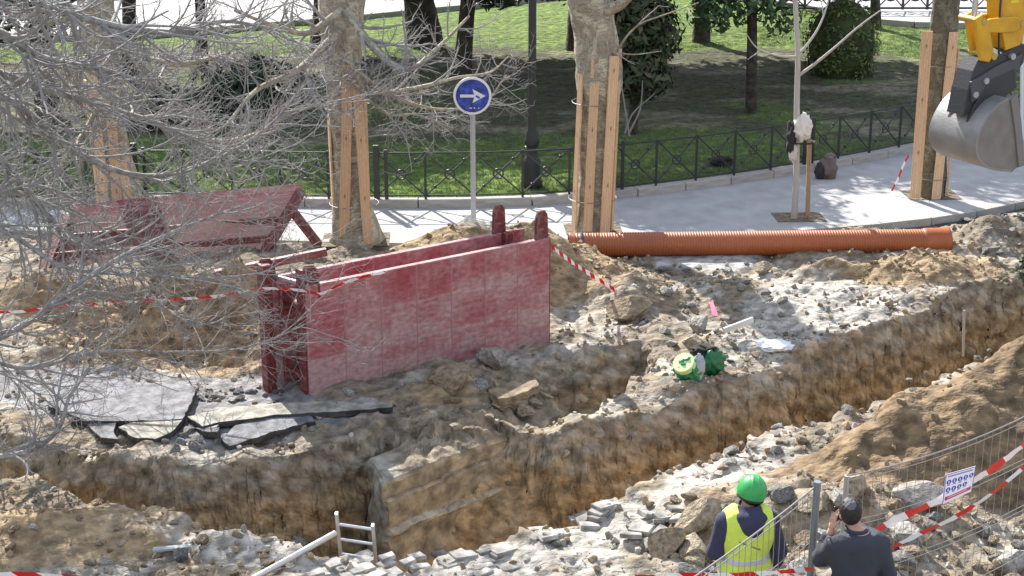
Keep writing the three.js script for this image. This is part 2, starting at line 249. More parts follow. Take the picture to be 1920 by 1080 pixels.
// ground out to the horizon around the work area
{
  const s = new THREE.Shape([[-500, -500], [500, -500], [500, 500], [-500, 500]].map(p => new THREE.Vector2(...p)));
  s.holes.push(new THREE.Path([[-10.9, 10.6], [11.4, 10.6], [11.4, 29.4], [-10.9, 29.4]].map(p => new THREE.Vector2(...p))));
  const g = new THREE.ShapeGeometry(s); g.rotateX(-Math.PI / 2); g.translate(0, -0.16, 0);
  const p = g.attributes.position, u = g.attributes.uv; for (let i = 0; i < p.count; i++) u.setXY(i, p.getX(i) * 0.5, p.getZ(i) * 0.5);
  struct('ground', g, MS({ color: C3(0.2, 0.19, 0.18), map: TX.dirtCol, roughness: 0.95 }));
}
// ---------- pavement, kerbs ----------
const BACK = poly([[-400, 400], [-100, 396], [250, 386], [500, 388], [750, 391], [1000, 386], [1160, 373], [1300, 356], [1500, 326], [1700, 289], [1850, 256], [1950, 231], [2200, 170]]);
const backCurve = new THREE.CatmullRomCurve3(BACK.map(([x, z]) => V(x, 0, z)));
const kerbCurve = new THREE.CatmullRomCurve3(KERB.map(([x, z]) => V(x, 0, z)));
const MAT = {
  pave: MS({ color: C3(0.43, 0.43, 0.44), map: TX.soft, bumpMap: TX.fine, bumpScale: 0.002, roughness: 0.85 }),
  kerbStone: MS({ color: C3(0.52, 0.50, 0.47), map: TX.soft, bumpMap: TX.fine, bumpScale: 0.006 }),
  kerbStone2: MS({ color: C3(0.46, 0.445, 0.42), map: TX.soft, bumpMap: TX.fine, bumpScale: 0.006 }),
  soil: MS({ color: C3(0.24, 0.19, 0.13), map: TX.dirtCol, bumpMap: TX.dirt, bumpScale: 0.05 }),
};
{
  const a = backCurve.getPoints(120).map(p => V(p.x, p.y, p.z - 0.05)), b = kerbCurve.getPoints(120); const bf = new Buf();
  const rows = [];
  for (let k = 0; k <= 120; k++) { const r = []; for (let j = 0; j <= 6; j++) { const p = a[k].clone().lerp(b[k].clone().add(V(0, 0, -0.14)), j / 6); r.push(bf.v(p.x, 0.004, p.z, 0, 1, 0, p.x * 0.6, p.z * 0.6)); } rows.push(r); }
  for (let k = 0; k < 120; k++) for (let j = 0; j < 6; j++) bf.i.push(rows[k][j], rows[k][j + 1], rows[k + 1][j + 1], rows[k][j], rows[k + 1][j + 1], rows[k + 1][j]);
  const pv = struct('pavement', bf.geo(), MAT.pave);
  // kerb stones along both edges, each a stone with an open joint
  for (const [nm, cv, w, y0, y1, off, L] of [['rear_kerb', backCurve, 0.2, -0.06, 0.15, -0.1, 0.98], ['front_kerb', kerbCurve, 0.16, -0.3, 0.012, -0.07, 0.98]]) {
    const g = new THREE.Group(); g.name = nm; g.userData.kind = 'structure'; scene.add(g);
    const n = Math.round(cv.getLength() / (L + 0.012)), pts = cv.getSpacedPoints(n);
    const base = new RoundedBoxGeometry(L, y1 - y0, w, 1, 0.012);
    for (let i = 0; i < n; i++) { const c = pts[i].clone().add(pts[i + 1]).multiplyScalar(0.5), d = pts[i + 1].clone().sub(pts[i]); const m = part('kerb_stone', base, N2(i * 3.3, 1) > 0 ? MAT.kerbStone : MAT.kerbStone2, g); m.position.set(c.x, (y0 + y1) / 2 + 0.006 * N2(i * 1.7, 2), c.z + off); m.rotation.y = Math.atan2(-d.z, d.x) + 0.01 * N2(i, 5); m.scale.x = d.length() / (L + 0.012); }
  }
  // tree pits cut in the paving: bare soil squares with a thin rim
  const pits = [[G(1498, 408), 0.85, 0.6], [G(1745, 366), 0.95, 0.7], [G(1112, 430), 0.95, 0.7], [G(668, 450), 1.1, 0.8], [G(215, 402), 1.2, 0.8]];
  for (const [c, w, d] of pits) {
    const m = struct('tree_pit_soil', new THREE.BoxGeometry(w, 0.02, d, 1, 1, 1), MAT.soil); m.position.set(c.x, 0.002, c.z); m.rotation.y = 0.05;
  }
}
// ---------- park lawn ----------
function lawnH(x, z) { const k = backCurve; return 0.1 + 0.012 * Math.max(0, -z - 29) + 0.05 * N2(x * 0.4, z * 0.4); }
{
  const FAR = poly([[-500, 112], [260, 92], [450, 76], [640, 60], [900, 34], [1200, 16], [1480, 32], [1640, 64], [1760, 72], [2300, 60]]); const back = x => lineZ(BACK, x), far = x => lineZ(FAR, x); const bf = new Buf(), nx = 220, nz = 150; const rows = [];
  for (let j = 0; j <= nz; j++) { const r = []; for (let i = 0; i <= nx; i++) { const x = lerp(-24, 24, i / nx), zf = back(x) - 0.2, z = lerp(zf, far(x), j / nz); const y = lawnH(x, z) + 0.03 * N2(x * 3, z * 3) + 0.02 * N2(x * 9, z * 9);
      const bare = sm(0.0, 0.22, fbm(x * 0.35 + 3, 1, z * 0.5, 4) + 0.02 + 0.36 * Math.exp(-((z + 37.5) ** 2) / 20) - 0.25 * sm(-33, -31, z) - 0.4 * sm(-42, -44, z)); const n = fbm(x * 2.5, 0, z * 2.5, 4);
      const c = mix3(mix3([0.07, 0.14, 0.018], [0.20, 0.29, 0.04], 0.5 + n), mix3([0.065, 0.052, 0.04], [0.26, 0.22, 0.17], sm(0.55, 0.75, 0.5 + fbm(x * 0.5, 9, z * 0.9, 3))), clamp(bare * (0.8 + 0.4 * n))); r.push(bf.v(x, y, z, 0, 1, 0, x * 0.7, z * 0.7, c.map(k => k * (1 + 0.2 * N2(x * 12, z * 12))))); } rows.push(r); }
  for (let j = 0; j < nz; j++) for (let i = 0; i < nx; i++) bf.i.push(rows[j][i], rows[j][i + 1], rows[j + 1][i + 1], rows[j][i], rows[j + 1][i + 1], rows[j + 1][i]);
  const g = bf.geo(); g.computeVertexNormals(); struct('lawn', g, MS({ vertexColors: true, map: TX.dirtCol, bumpMap: TX.dirt, bumpScale: 0.06, roughness: 1 }));
  // grass blades where the lawn is green
  const R = mulberry(5), tuft = new Buf(); for (let k = 0; k < 7; k++) { const a = R() * 6.28, l = 0.05 + 0.07 * R(), w = 0.006; const dx = Math.cos(a), dz = Math.sin(a), ox = (R() - 0.5) * 0.12, oz = (R() - 0.5) * 0.12; const i0 = tuft.v(ox - dz * w, 0, oz + dx * w, 0, 1, 0), i1 = tuft.v(ox + dz * w, 0, oz - dx * w, 0, 1, 0), i2 = tuft.v(ox + dx * l * 0.5, l, oz + dz * l * 0.5, 0, 1, 0); tuft.i.push(i0, i1, i2); }
  const cnt = 60000, im = new THREE.InstancedMesh(tuft.geo(), new THREE.MeshPhysicalMaterial({ roughness: 0.95, transmission: 0.45, thickness: 0, side: THREE.DoubleSide }), cnt); const m = new THREE.Matrix4(), q = new THREE.Quaternion(), cc = new THREE.Color();
  for (let k = 0; k < cnt; k++) { const x = (R() - 0.5) * 30, zf = back(x) - 0.25, z = zf - Math.pow(R(), 1.5) * 15; if (z < far(x) + 0.3) { k--; continue; } const dens = fbm(x * 0.35 + 3, 1, z * 0.5, 4) + 0.02 + 0.36 * Math.exp(-((z + 37.5) ** 2) / 20) - 0.25 * sm(-33, -31, z); const s = dens > 0.08 ? 0.2 : 0.45 + R() * 0.6; q.setFromAxisAngle(V(0, 1, 0), R() * 6.28); m.compose(V(x, lawnH(x, z) + 0.03 * N2(x * 3, z * 3) - 0.005, z), q, V(s, s, s)); im.setMatrixAt(k, m); const b = 0.8 + 0.5 * R(); im.setColorAt(k, cc.setRGB(0.14 * b, 0.235 * b, 0.03)); }
  im.name = 'grass'; im.userData.kind = 'stuff'; tag(im, 'short green grass of the park lawn behind the iron railing', 'grass'); scene.add(im);
}
// far road and plaza beyond the park
{
  const FAR = poly([[-500, 112], [260, 92], [450, 76], [640, 60], [900, 34], [1200, 16], [1480, 32], [1640, 64], [1760, 72], [2300, 60]]); const b = new Buf(), rows = [];
  for (let i = 0; i <= 60; i++) { const x = lerp(-26, 26, i / 60), z0 = lineZ(FAR, x); const r = []; for (let j = 0; j <= 8; j++) { const z = lerp(z0 + 0.05, -72, j / 8); r.push(b.v(x, 0.33, z, 0, 1, 0, x * 0.5, z * 0.5)); } rows.push(r); }
  for (let i = 0; i < 60; i++) for (let j = 0; j < 8; j++) b.i.push(rows[i][j], rows[i + 1][j], rows[i + 1][j + 1], rows[i][j], rows[i + 1][j + 1], rows[i][j + 1]);
  struct('far_road', b.geo(), MS({ color: C3(0.55, 0.545, 0.54), map: TX.soft }));
  const kp = FAR.map(([x, z]) => V(x, 0.36, z)).filter(p => Math.abs(p.x) < 26); const g = new THREE.Group(); g.name = 'far_kerb'; g.userData.kind = 'structure'; scene.add(g);
  const cv = new THREE.CatmullRomCurve3(kp).getSpacedPoints(44); for (let i = 0; i < 44; i++) part('kerb_stone', beam(cv[i], cv[i].clone().lerp(cv[i + 1], 0.985), 0.22, 0.2, V(0, 1, 0), 0.01), MAT.kerbStone, g);
  const g2 = new THREE.PlaneGeometry(160, 60); g2.rotateX(-Math.PI / 2); g2.translate(0, 0.3, -101); struct('far_plaza', g2, MS({ color: C3(0.45, 0.44, 0.43), map: rep(TX.dirtCol, 60, 20) }));
}

// ---------- trees ----------
const barkM = MS({ map: TX.bark, color: C3(0.72, 0.70, 0.66), bumpMap: TX.dirt, bumpScale: 0.012 });
const twigM = MS({ color: C3(0.29, 0.28, 0.27), roughness: 0.85, bumpMap: TX.fine, bumpScale: 0.004 });
const twigPale = MS({ color: C3(0.42, 0.40, 0.37), roughness: 0.85, bumpMap: TX.fine, bumpScale: 0.004 });
const darkBark = MS({ color: C3(0.075, 0.062, 0.05), map: TX.dirtCol, bumpMap: TX.dirt, bumpScale: 0.03 });
const woods = [C3(0.92, 0.88, 0.84), C3(1, 0.97, 0.93), C3(0.85, 0.80, 0.74)].map(c => MS({ color: c, map: TX.wood, roughness: 0.75, bumpMap: TX.fine, bumpScale: 0.002 }));
const wireM = MS({ color: C3(0.25, 0.24, 0.23), metalness: 0.8, roughness: 0.5 });
function grow(buf, R, p, dir, len, r, level, o) {
  const n = level > 1 ? 7 : 5, pts = [p.clone()]; let d = dir.clone().normalize(), q = p.clone();
  const bend = V(R() - 0.5, R() - 0.5, R() - 0.5).multiplyScalar(o.curl ?? 0.25);
  const kids = [];
  for (let k = 1; k <= n; k++) {
    d.add(V(R() - 0.5, R() - 0.5, R() - 0.5).multiplyScalar(o.wob ?? 0.28)).add(bend).add(V(0, (o.lift ?? 0.05) * (k / n), 0)).normalize();
    q = q.clone().addScaledVector(d, len / n); pts.push(q);
    if (level > 0 && k >= 1) { const c = o.kids?.[level] ?? 0.8; let m = Math.floor(c + R()); while (m-- > 0) kids.push([q, d.clone(), k / n]); }
  }
  buf.tube(pts, [r, r * 0.45], level > 1 ? 5 : level === 1 ? 4 : 3, false);
  for (const [kp, kd, t] of kids) { const ax = V(R() - 0.5, R() - 0.5, R() - 0.5).cross(kd).normalize(); const nd = kd.clone().applyAxisAngle(ax, 0.45 + 0.7 * R()); if (o.flat) nd.z *= o.flat; grow(buf, R, kp, nd, len * (0.35 + 0.35 * R()) * (1.1 - 0.4 * t), Math.max(o.rmin ?? 0.0035, r * (1 - 0.45 * t) * 0.5), level - 1, o); }
}
// a limb along surveyed points, dressed with shoots
function limb(buf, tw, R, pts, r0, r1, o) {
  const cv = spline(pts, Math.max(10, pts.length * 5)); buf.tube(cv, [r0, r1], 7, false);
  const L = new THREE.CatmullRomCurve3(pts).getLength(), m = Math.round(L * (o.per ?? 5));
  for (let k = 0; k < m; k++) { const t = (o.from ?? 0.05) + (1 - (o.from ?? 0.05)) * (k + R()) / m, f = t * (cv.length - 1), i = Math.min(cv.length - 2, Math.floor(f)); const p = cv[i].clone().lerp(cv[i + 1], f - i), d = cv[i + 1].clone().sub(cv[i]).normalize(); const ax = V(R() - 0.5, R() - 0.5, R() - 0.5).cross(d).normalize(); const nd = d.applyAxisAngle(ax, 0.4 + 0.8 * R()).add(V(0, o.droop ?? 0, 0)); grow(tw, R, p, nd, (o.len ?? 1) * (0.5 + 0.9 * R()), lerp(r0, r1, t) * (0.35 + 0.2 * R()) + 0.003, o.level ?? 2, o); }
}
function trunkGeo(pts, radii, R, knob = 0.08) { // uneven trunk
  const cv = new THREE.CatmullRomCurve3(pts), N = 40, S = 18, b = new Buf(), P = cv.getPoints(N);
  const rv = t => { const f = t * (radii.length - 1), i = Math.min(radii.length - 2, Math.floor(f)); return lerp(radii[i], radii[i + 1], f - i); };
  b.tube(P, t => { const r = rv(t), a = []; for (let s = 0; s < S; s++) { const an = s / S * 6.283; a.push(r * (1 + knob * 1.8 * N3(Math.cos(an) * 1.3 + R, Math.sin(an) * 1.3, t * 6) + knob * N3(Math.cos(an) * 3, Math.sin(an) * 3 + R, t * 14))); } return a; }, S, true);
  const g = b.geo(); const n0 = g.attributes.normal.clone(); g.computeVertexNormals(); // weld the seam
  const n = g.attributes.normal; for (let k = 0; k <= N; k++) { const i = k * (S + 1), j = i + S; const v = V(n.getX(i) + n.getX(j), n.getY(i) + n.getY(j), n.getZ(i) + n.getZ(j)).normalize(); n.setXYZ(i, v.x, v.y, v.z); n.setXYZ(j, v.x, v.y, v.z); }
  return g;
}
// -- the four old street trees boxed in boards --
function boardedTree(name, label, boardsLabel, trunkPts, radii, seed, boards, z) {
  const t = thing(name, label, 'tree', 'street trees with boards tied round the trunk');
  part('trunk', trunkGeo(trunkPts, radii, seed, 0.1), barkM, t);
  const zg = G(0, 540).z; let i = 0;
  for (const [x0, y0, x1, y1, w, dz, yaw] of boards) {
    const a = T(x1, y1, z + dz), b = T(x0, y0, z + dz); a.y = Math.max(a.y, 0.01);
    part('board', beam(a, b, w, 0.032, V(Math.cos(yaw), 0, Math.sin(yaw))), woods[(i++ + seed) % 3], t);
  }
  return t;
}
const zA = G(200, 405).z, zB = G(668, 452).z, zC = G(1112, 432).z, zD = G(1745, 368).z;
const treeA = boardedTree('plane_tree', 'plane tree far left, its boarded trunk seen through a tangle of twigs', '', [T(235, 405, zA), T(215, 300, zA), T(195, 150, zA), T(180, 0, zA), T(170, -160, zA)], [0.36, 0.3, 0.28, 0.30, 0.3], 1,
  [[172, 130, 198, 398, 0.17, 0.33, 0.1], [205, 170, 222, 402, 0.17, 0.36, -0.2], [228, 300, 245, 404, 0.16, 0.3, -0.6], [160, 150, 186, 390, 0.15, 0.1, 1.0]], zA);
const treeB = boardedTree('plane_tree', 'grey plane tree boarded with planks directly behind the red trench box', '', [T(668, 456, zB), T(660, 380, zB), T(650, 250, zB), T(640, 120, zB), T(640, 0, zB), T(650, -200, zB)], [0.45, 0.29, 0.26, 0.29, 0.36, 0.36], 2,
  [[652, 122, 645, 456, 0.17, 0.36, 0.1], [667, 128, 690, 458, 0.15, 0.38, -0.25], [616, 215, 627, 430, 0.14, 0.05, 1.3], [682, 140, 692, 448, 0.14, 0.1, -1.3], [634, 150, 640, 440, 0.14, -0.25, 0.3]], zB);
const treeC = boardedTree('plane_tree', 'pale knobbly plane tree in the middle, boarded trunk beside the orange pipe end', '', [T(1112, 436, zC), T(1116, 330, zC), T(1122, 210, zC), T(1124, 140, zC), T(1116, 60, zC), T(1106, 0, zC), T(1104, -120, zC)], [0.31, 0.28, 0.30, 0.40, 0.34, 0.38, 0.42], 3,
  [[1117, 112, 1102, 434, 0.15, 0.37, 0.05], [1152, 105, 1134, 436, 0.17, 0.35, -0.35], [1163, 92, 1147, 432, 0.13, 0.15, -1.25], [1089, 138, 1076, 430, 0.15, 0.22, 1.15], [1104, 140, 1090, 425, 0.13, -0.2, 0.4]], zC);
{ const b = new Buf(); b.tube([T(1130, 160, zC), T(1146, 118, zC + 0.15), T(1156, 98, zC + 0.2)], [0.17, 0.1], 10, true); part('branch_stub', b.geo(), barkM, treeC); }
const treeD = boardedTree('plane_tree', 'dark straight plane tree boarded with planks behind the excavator bucket', '', [T(1745, 370, zD), T(1752, 250, zD), T(1765, 110, zD), T(1775, 0, zD), T(1785, -160, zD)], [0.24, 0.23, 0.24, 0.25, 0.26], 0,
  [[1739, 58, 1716, 371, 0.19, 0.27, 0.25], [1789, 60, 1755, 374, 0.18, 0.27, -0.3], [1797, 90, 1776, 362, 0.13, 0.1, -1.2], [1752, 62, 1730, 352, 0.15, -0.26, 0.2]], zD);
treeD.children[0].material = MS({ map: TX.bark, color: C3(0.30, 0.30, 0.265), bumpMap: TX.dirt, bumpScale: 0.02 });
// strap wires round the boards
for (const [t, ys, z, x] of [[treeB, [200, 380], zB, 655], [treeC, [190, 370], zC, 1118], [treeD, [120, 330], zD, 1748]]) for (const y of ys) { const c = T(x + (t === treeB ? (y - 200) * 0.05 : t === treeC ? -(y - 190) * 0.04 : -(y - 120) * 0.07 + 12), y, z); const g = new THREE.TorusGeometry(0.4 * (t === treeD ? 0.8 : 1), 0.006, 5, 28); g.rotateX(Math.PI / 2); g.translate(c.x, c.y, c.z); part('tie_wire', g, wireM, t); }
// bare limbs and shoots of these trees
function crown(t, seed, limbs, o) { const R = mulberry(seed), b = new Buf(), tw = new Buf(); for (const [pts, r0, r1, oo] of limbs) { const lb = new Buf(); limb(lb, tw, R, pts, r0, r1, { ...o, ...oo }); part('limb', lb.geo(), o.mat ?? barkM, t); } const m = part('twigs', tw.geo(), o.tmat ?? twigM, t); m.userData.kind = 'stuff'; console.log('twig tris', tw.i.length / 3); }
const PD = (px, py, d) => T(px, py, -d);
crown(treeB, 22, [
  [[PD(650, 20, 24.7), PD(700, 90, 24.2), PD(760, 130, 23.5), PD(820, 90, 24.5), PD(880, 30, 25)], 0.07, 0.02],
  [[PD(645, 130, 24.8), PD(700, 170, 24.3), PD(780, 165, 25.4), PD(860, 145, 26.5), PD(920, 135, 26.8), PD(955, 105, 27)], 0.05, 0.012],
  [[PD(640, 100, 24.8), PD(690, 150, 24), PD(760, 190, 25.6), PD(830, 205, 26.6), PD(905, 195, 26.9), PD(950, 140, 27)], 0.045, 0.01],
  [[PD(635, 60, 24.8), PD(560, 130, 24), PD(480, 170, 23), PD(420, 240, 22.3)], 0.07, 0.02],
  [[PD(640, 20, 24.8), PD(580, 60, 24.2), PD(520, 50, 23.4), PD(440, 20, 22.8)], 0.07, 0.02],
  [[PD(660, 160, 24.6), PD(720, 210, 24), PD(780, 215, 25.6), PD(850, 240, 26.8)], 0.03, 0.008],
], { per: 4.5, len: 0.75, level: 2, curl: 0.24, kids: [0, 0.6, 0.7], lift: 0.07, droop: -0.1 });
crown(treeA, 33, [
  [[PD(185, 30, 25.6), PD(240, 90, 24.8), PD(330, 120, 24), PD(430, 100, 23.2)], 0.09, 0.025],
  [[PD(190, 90, 25.6), PD(120, 140, 24.6), PD(40, 150, 23.8), PD(-40, 190, 23)], 0.09, 0.03],
  [[PD(200, 140, 25.6), PD(280, 220, 24.6), PD(380, 262, 23.8), PD(470, 255, 23), PD(560, 200, 22.5)], 0.07, 0.02],
  [[PD(200, 170, 25.6), PD(150, 260, 24.8), PD(90, 330, 24), PD(20, 340, 23.4)], 0.05, 0.015],
  [[PD(180, 0, 25.6), PD(110, 40, 24.8), PD(60, 20, 24)], 0.09, 0.03],
], { per: 8.0, len: 0.9, level: 2, curl: 0.2, kids: [0, 0.8, 0.9], lift: 0.06, droop: -0.12 });
crown(treeC, 44, [
  [[PD(1162, 90, 25.6), PD(1172, 72, 25.4), PD(1200, 45, 25.1), PD(1245, 28, 24.8), PD(1310, 5, 24.5)], 0.022, 0.008],
  [[PD(1150, 98, 25.6), PD(1190, 102, 25.4), PD(1240, 96, 25.2)], 0.014, 0.005],
  [[PD(1125, 20, 25.8), PD(1160, 10, 25.5), PD(1200, -30, 25.3)], 0.12, 0.06, { per: 0.5 }],
], { per: 1.2, len: 0.5, level: 1, curl: 0.15, kids: [0, 0.5], tmat: twigPale });
// -- the tree whose boughs hang in from the left, nearer the camera --
{
  const t = thing('bare_tree', 'bare grey tree at the left edge whose long drooping boughs hang over the diggings', 'tree');
  part('trunk', trunkGeo([V(-8.6, -0.2, -15.5), V(-8.5, 2, -15.5), V(-8.3, 4.5, -15.6), V(-8.2, 7, -15.6), V(-8, 9.5, -15.7)], [0.4, 0.3, 0.27, 0.24, 0.2], 5), barkM, t);
  crown(t, 77, [
    [[V(-8.25, 5.6, -15.6), PD(-120, 40, 17), PD(0, 62, 17.4), PD(80, 108, 17.6), PD(160, 120, 17.8), PD(260, 150, 18)], 0.075, 0.018, { per: 5 }],
    [[V(-8.3, 3.6, -15.6), PD(-150, 560, 16.5), PD(-40, 640, 16.6), PD(60, 600, 16.8), PD(150, 530, 17), PD(230, 480, 17.2), PD(360, 420, 17.6), PD(470, 380, 18)], 0.055, 0.011, { per: 5 }],
    [[V(-8.3, 3.9, -15.6), PD(-150, 400, 17), PD(0, 430, 17.2), PD(120, 500, 17.4), PD(260, 515, 17.6), PD(420, 520, 17.6), PD(560, 500, 17.6)], 0.04, 0.007, { per: 4.6 }],
    [[V(-8.4, 2.8, -15.5), PD(-150, 830, 15.4), PD(0, 856, 15.4), PD(70, 838, 15.5), PD(112, 800, 15.5), PD(130, 745, 15.6), PD(170, 690, 15.7)], 0.045, 0.012, { per: 5, len: 0.6 }],
    [[V(-8.3, 4.4, -15.6), PD(-150, 240, 17.4), PD(-20, 280, 17.6), PD(60, 370, 17.8), PD(130, 440, 18), PD(220, 470, 18.2), PD(330, 440, 18.4)], 0.06, 0.014],
    [[V(-8.25, 5.0, -15.6), PD(-120, 150, 17.6), PD(20, 190, 18), PD(150, 290, 18.4), PD(270, 330, 18.8), PD(390, 305, 19), PD(500, 240, 19.2), PD(570, 160, 19.4)], 0.06, 0.012],
    [[V(-8.35, 3.3, -15.5), PD(-120, 620, 16.6), PD(40, 690, 17), PD(180, 660, 17.3), PD(330, 660, 17.4), PD(470, 650, 17.4), PD(590, 600, 17.4)], 0.035, 0.006, { per: 4.4 }],
    [[V(-8.2, 6.6, -15.6), PD(-60, -60, 17), PD(60, -10, 17.4), PD(180, 40, 18), PD(320, 60, 18.4), PD(420, 40, 18.8), PD(540, 60, 19)], 0.07, 0.015, { per: 6 }],
    [[V(-8.3, 4.1, -15.6), PD(-120, 330, 17.4), PD(30, 360, 18), PD(180, 420, 18.4), PD(300, 570, 18.2), PD(380, 610, 18), PD(480, 560, 18)], 0.035, 0.007, { per: 4.4 }],
    [[V(-8.2, 5.4, -15.6), PD(-100, 100, 17.4), PD(60, 160, 17.8), PD(200, 200, 18.2), PD(320, 240, 18.6), PD(440, 300, 18.8), PD(540, 300, 19)], 0.05, 0.01],
  ], { per: 6.2, len: 0.95, level: 2, curl: 0.26, kids: [0, 0.65, 0.8], lift: 0.12, droop: -0.15, rmin: 0.003, mat: MS({ color: C3(0.38, 0.37, 0.355), map: TX.dirtCol, bumpMap: TX.fine, bumpScale: 0.01 }) });
}
// -- young staked tree on the pavement --
{
  const z = G(1492, 410).z, t = thing('young_tree', 'slender bare young tree tied to a wooden stake on the pavement', 'tree');
  const b = new Buf(); b.tube(spline([T(1489, 411, z), T(1493, 330, z), T(1494, 200, z), T(1496, 100, z), T(1492, 0, z), T(1496, -150, z), T(1490, -330, z)], 30), [0.058, 0.03], 9); part('trunk', b.geo(), twigPale, t);
  const R = mulberry(12); const add = (pts, r) => { const lb = new Buf(), tw = new Buf(); limb(lb, tw, R, pts, r, r * 0.35, { per: 0.8, len: 0.5, level: 1, kids: [0, 0.3], from: 0.5 }); part('branch', lb.geo(), twigPale, t); if (tw.i.length) part('twig', tw.geo(), twigPale, t); };
  add([T(1497, 142, z), T(1530, 118, z + 0.2), T(1570, 85, z + 0.35), T(1610, 50, z + 0.5), T(1650, 20, z + 0.5)], 0.03);
  add([T(1495, 105, z), T(1520, 75, z - 0.1), T(1538, 45, z - 0.2), T(1552, 5, z - 0.3), T(1560, -40, z - 0.3)], 0.026);
  add([T(1494, 106, z), T(1460, 105, z + 0.2), T(1420, 90, z + 0.3), T(1400, 65, z + 0.4)], 0.022);
  add([T(1493, 20, z), T(1475, -40, z + 0.1), T(1450, -90, z + 0.1)], 0.02); add([T(1494, -60, z), T(1530, -140, z), T(1540, -220, z)], 0.02);
  const st = solo('tree_stake', beam(T(1514, 409, z + 0.1), T(1518, 262, z + 0.1), 0.075, 0.075, V(1, 0, 0.1), 0.012), MS({ map: TX.wood, color: C3(0.5, 0.5, 0.46) }), 'short wooden stake standing right beside the slender young tree', 'stake');
  const band = new THREE.TorusGeometry(0.16, 0.02, 6, 20); band.scale(1.35, 1, 0.6); band.rotateX(Math.PI / 2); const bc = T(1504, 266, z + 0.05); band.translate(bc.x, bc.y, bc.z); part('tie_band', band, MS({ color: C3(0.02, 0.02, 0.02) }), st);
}
// ---------- evergreens ----------
function leaves(b, R, c, rad, n, size, cols, shape = 1) { // leaf clumps through a volume
  for (let k = 0; k < n; k++) {
    let x, y, z, l; do { x = R() * 2 - 1; y = R() * 2 - 1; z = R() * 2 - 1; l = Math.hypot(x, y, z); } while (l > 1 || l < 0.35 * R());
    const lump = 1 + 0.22 * N3(x * 2.3 + c.x, y * 2.3, z * 2.3 + c.z) * shape; if (l > 0.8 && N3(x * 4 + c.x, y * 4, z * 4 + c.z) > 0.25 * shape) continue;
    const p = V(c.x + x * rad[0] * lump, c.y + y * rad[1] * lump, c.z + z * rad[2] * lump); const s = size * (0.6 + 0.8 * R()) * (c.y > 4.5 ? 1.7 : 1);
    const o = V(x + (R() - 0.5) * 1.2, y + (R() - 0.5) * 1.2 + 0.3, z + (R() - 0.5) * 1.2).normalize(), u = V(R() - 0.5, R() - 0.5, R() - 0.5).cross(o).normalize(), w = o.clone().cross(u); const m = cols[Math.floor(R() * cols.length)], f = 0.75 + 0.5 * R(); const cc = m.map(q => q * f);
    const A = p.clone().addScaledVector(u, s), B = p.clone().addScaledVector(w, s * 0.38), D = p.clone().addScaledVector(u, -s), E = p.clone().addScaledVector(w, -s * 0.38).addScaledVector(o, s * 0.15);
    const i = [A, B, D, E].map(q => b.v(q.x, q.y, q.z, o.x, o.y, o.z, 0, 0, cc)); b.i.push(i[0], i[1], i[2], i[0], i[2], i[3]);
  }
}
const leafM = new THREE.MeshPhysicalMaterial({ vertexColors: true, roughness: 0.75, side: THREE.DoubleSide });
const GR = { olive: [[0.045, 0.065, 0.025], [0.03, 0.05, 0.02], [0.075, 0.075, 0.035], [0.02, 0.035, 0.017]], yew: [[0.15, 0.18, 0.04], [0.05, 0.095, 0.018], [0.075, 0.12, 0.02], [0.085, 0.105, 0.02], [0.03, 0.055, 0.012]], dark: [[0.022, 0.045, 0.02], [0.03, 0.06, 0.025], [0.018, 0.035, 0.017]], mid: [[0.05, 0.10, 0.04], [0.07, 0.13, 0.05], [0.04, 0.08, 0.03]] };
function evergreen(name, label, cat, seed, trunkPts, tr, clumps, cols, size, group) {
  const t = thing(name, label, cat, group), R = mulberry(seed); if (trunkPts) part('trunk', trunkGeo(trunkPts, tr, seed, 0.06), darkBark, t);
  const b = new Buf(); for (const [c, r, n] of clumps) leaves(b, R, c, r, n, size, cols); part('crown', b.geo(), leafM, t);
  return t;
}
{ // round clipped bush
  const c = G(1578, 160), t = thing('round_bush', 'large rounded clipped evergreen bush on the park lawn', 'bush'); const R = mulberry(3), b = new Buf();
  const zc = c.z - 0.3; const ctr = T(1578, 82, zc); leaves(b, R, ctr, [0.98, 1.28, 0.9], 9000, 0.055, GR.yew, 0.35); const core = new THREE.SphereGeometry(1, 24, 16); core.scale(0.8, 1.08, 0.75); core.translate(ctr.x, ctr.y, ctr.z); part('crown', b.geo(), leafM, t); part('stems', core, MS({ color: C3(0.055, 0.075, 0.02), map: TX.dirtCol, bumpMap: TX.dirt, bumpScale: 0.08 }), t);
}
{ // dark shrub behind the middle tree: a tall upright evergreen with trailing shoots
  const z = G(1200, 262).z, p = (x, y, dz = 0) => T(x, y, z + dz); const R = mulberry(8);
  const t = evergreen('dark_shrub', 'tall dark green shrub with strap leaves behind the middle boarded tree', 'shrub', 8, [p(1185, 255), p(1190, 180), p(1200, 90), p(1195, -40)], [0.12, 0.1, 0.09, 0.06],
    [[p(1195, 20), [0.75, 0.8, 0.7], 1300], [p(1205, 130), [0.6, 0.72, 0.55], 1300], [p(1170, 70), [0.55, 0.6, 0.5], 700], [p(1225, 60, -0.3), [0.62, 0.7, 0.5], 900], [p(1190, -90), [0.8, 0.9, 0.7], 1800], [V(0.5, 4.7, z - 0.2), [2.0, 1.3, 1.5], 3600], [V(2.2, 4.3, z), [1.3, 1.0, 1.1], 1500]], GR.olive, 0.11);
  const b = new Buf(); for (const [a, m, e] of [[[1172, 250], [1185, 215], [1228, 175]], [[1180, 255], [1170, 190], [1160, 120]], [[1178, 252], [1200, 205], [1205, 150]]]) b.tube(spline([p(...a, 0.5), p(...m, 0.5), p(...e, 0.5)], 8), [0.025, 0.01], 5, false); part('stems', b.geo(), twigM, t);
}
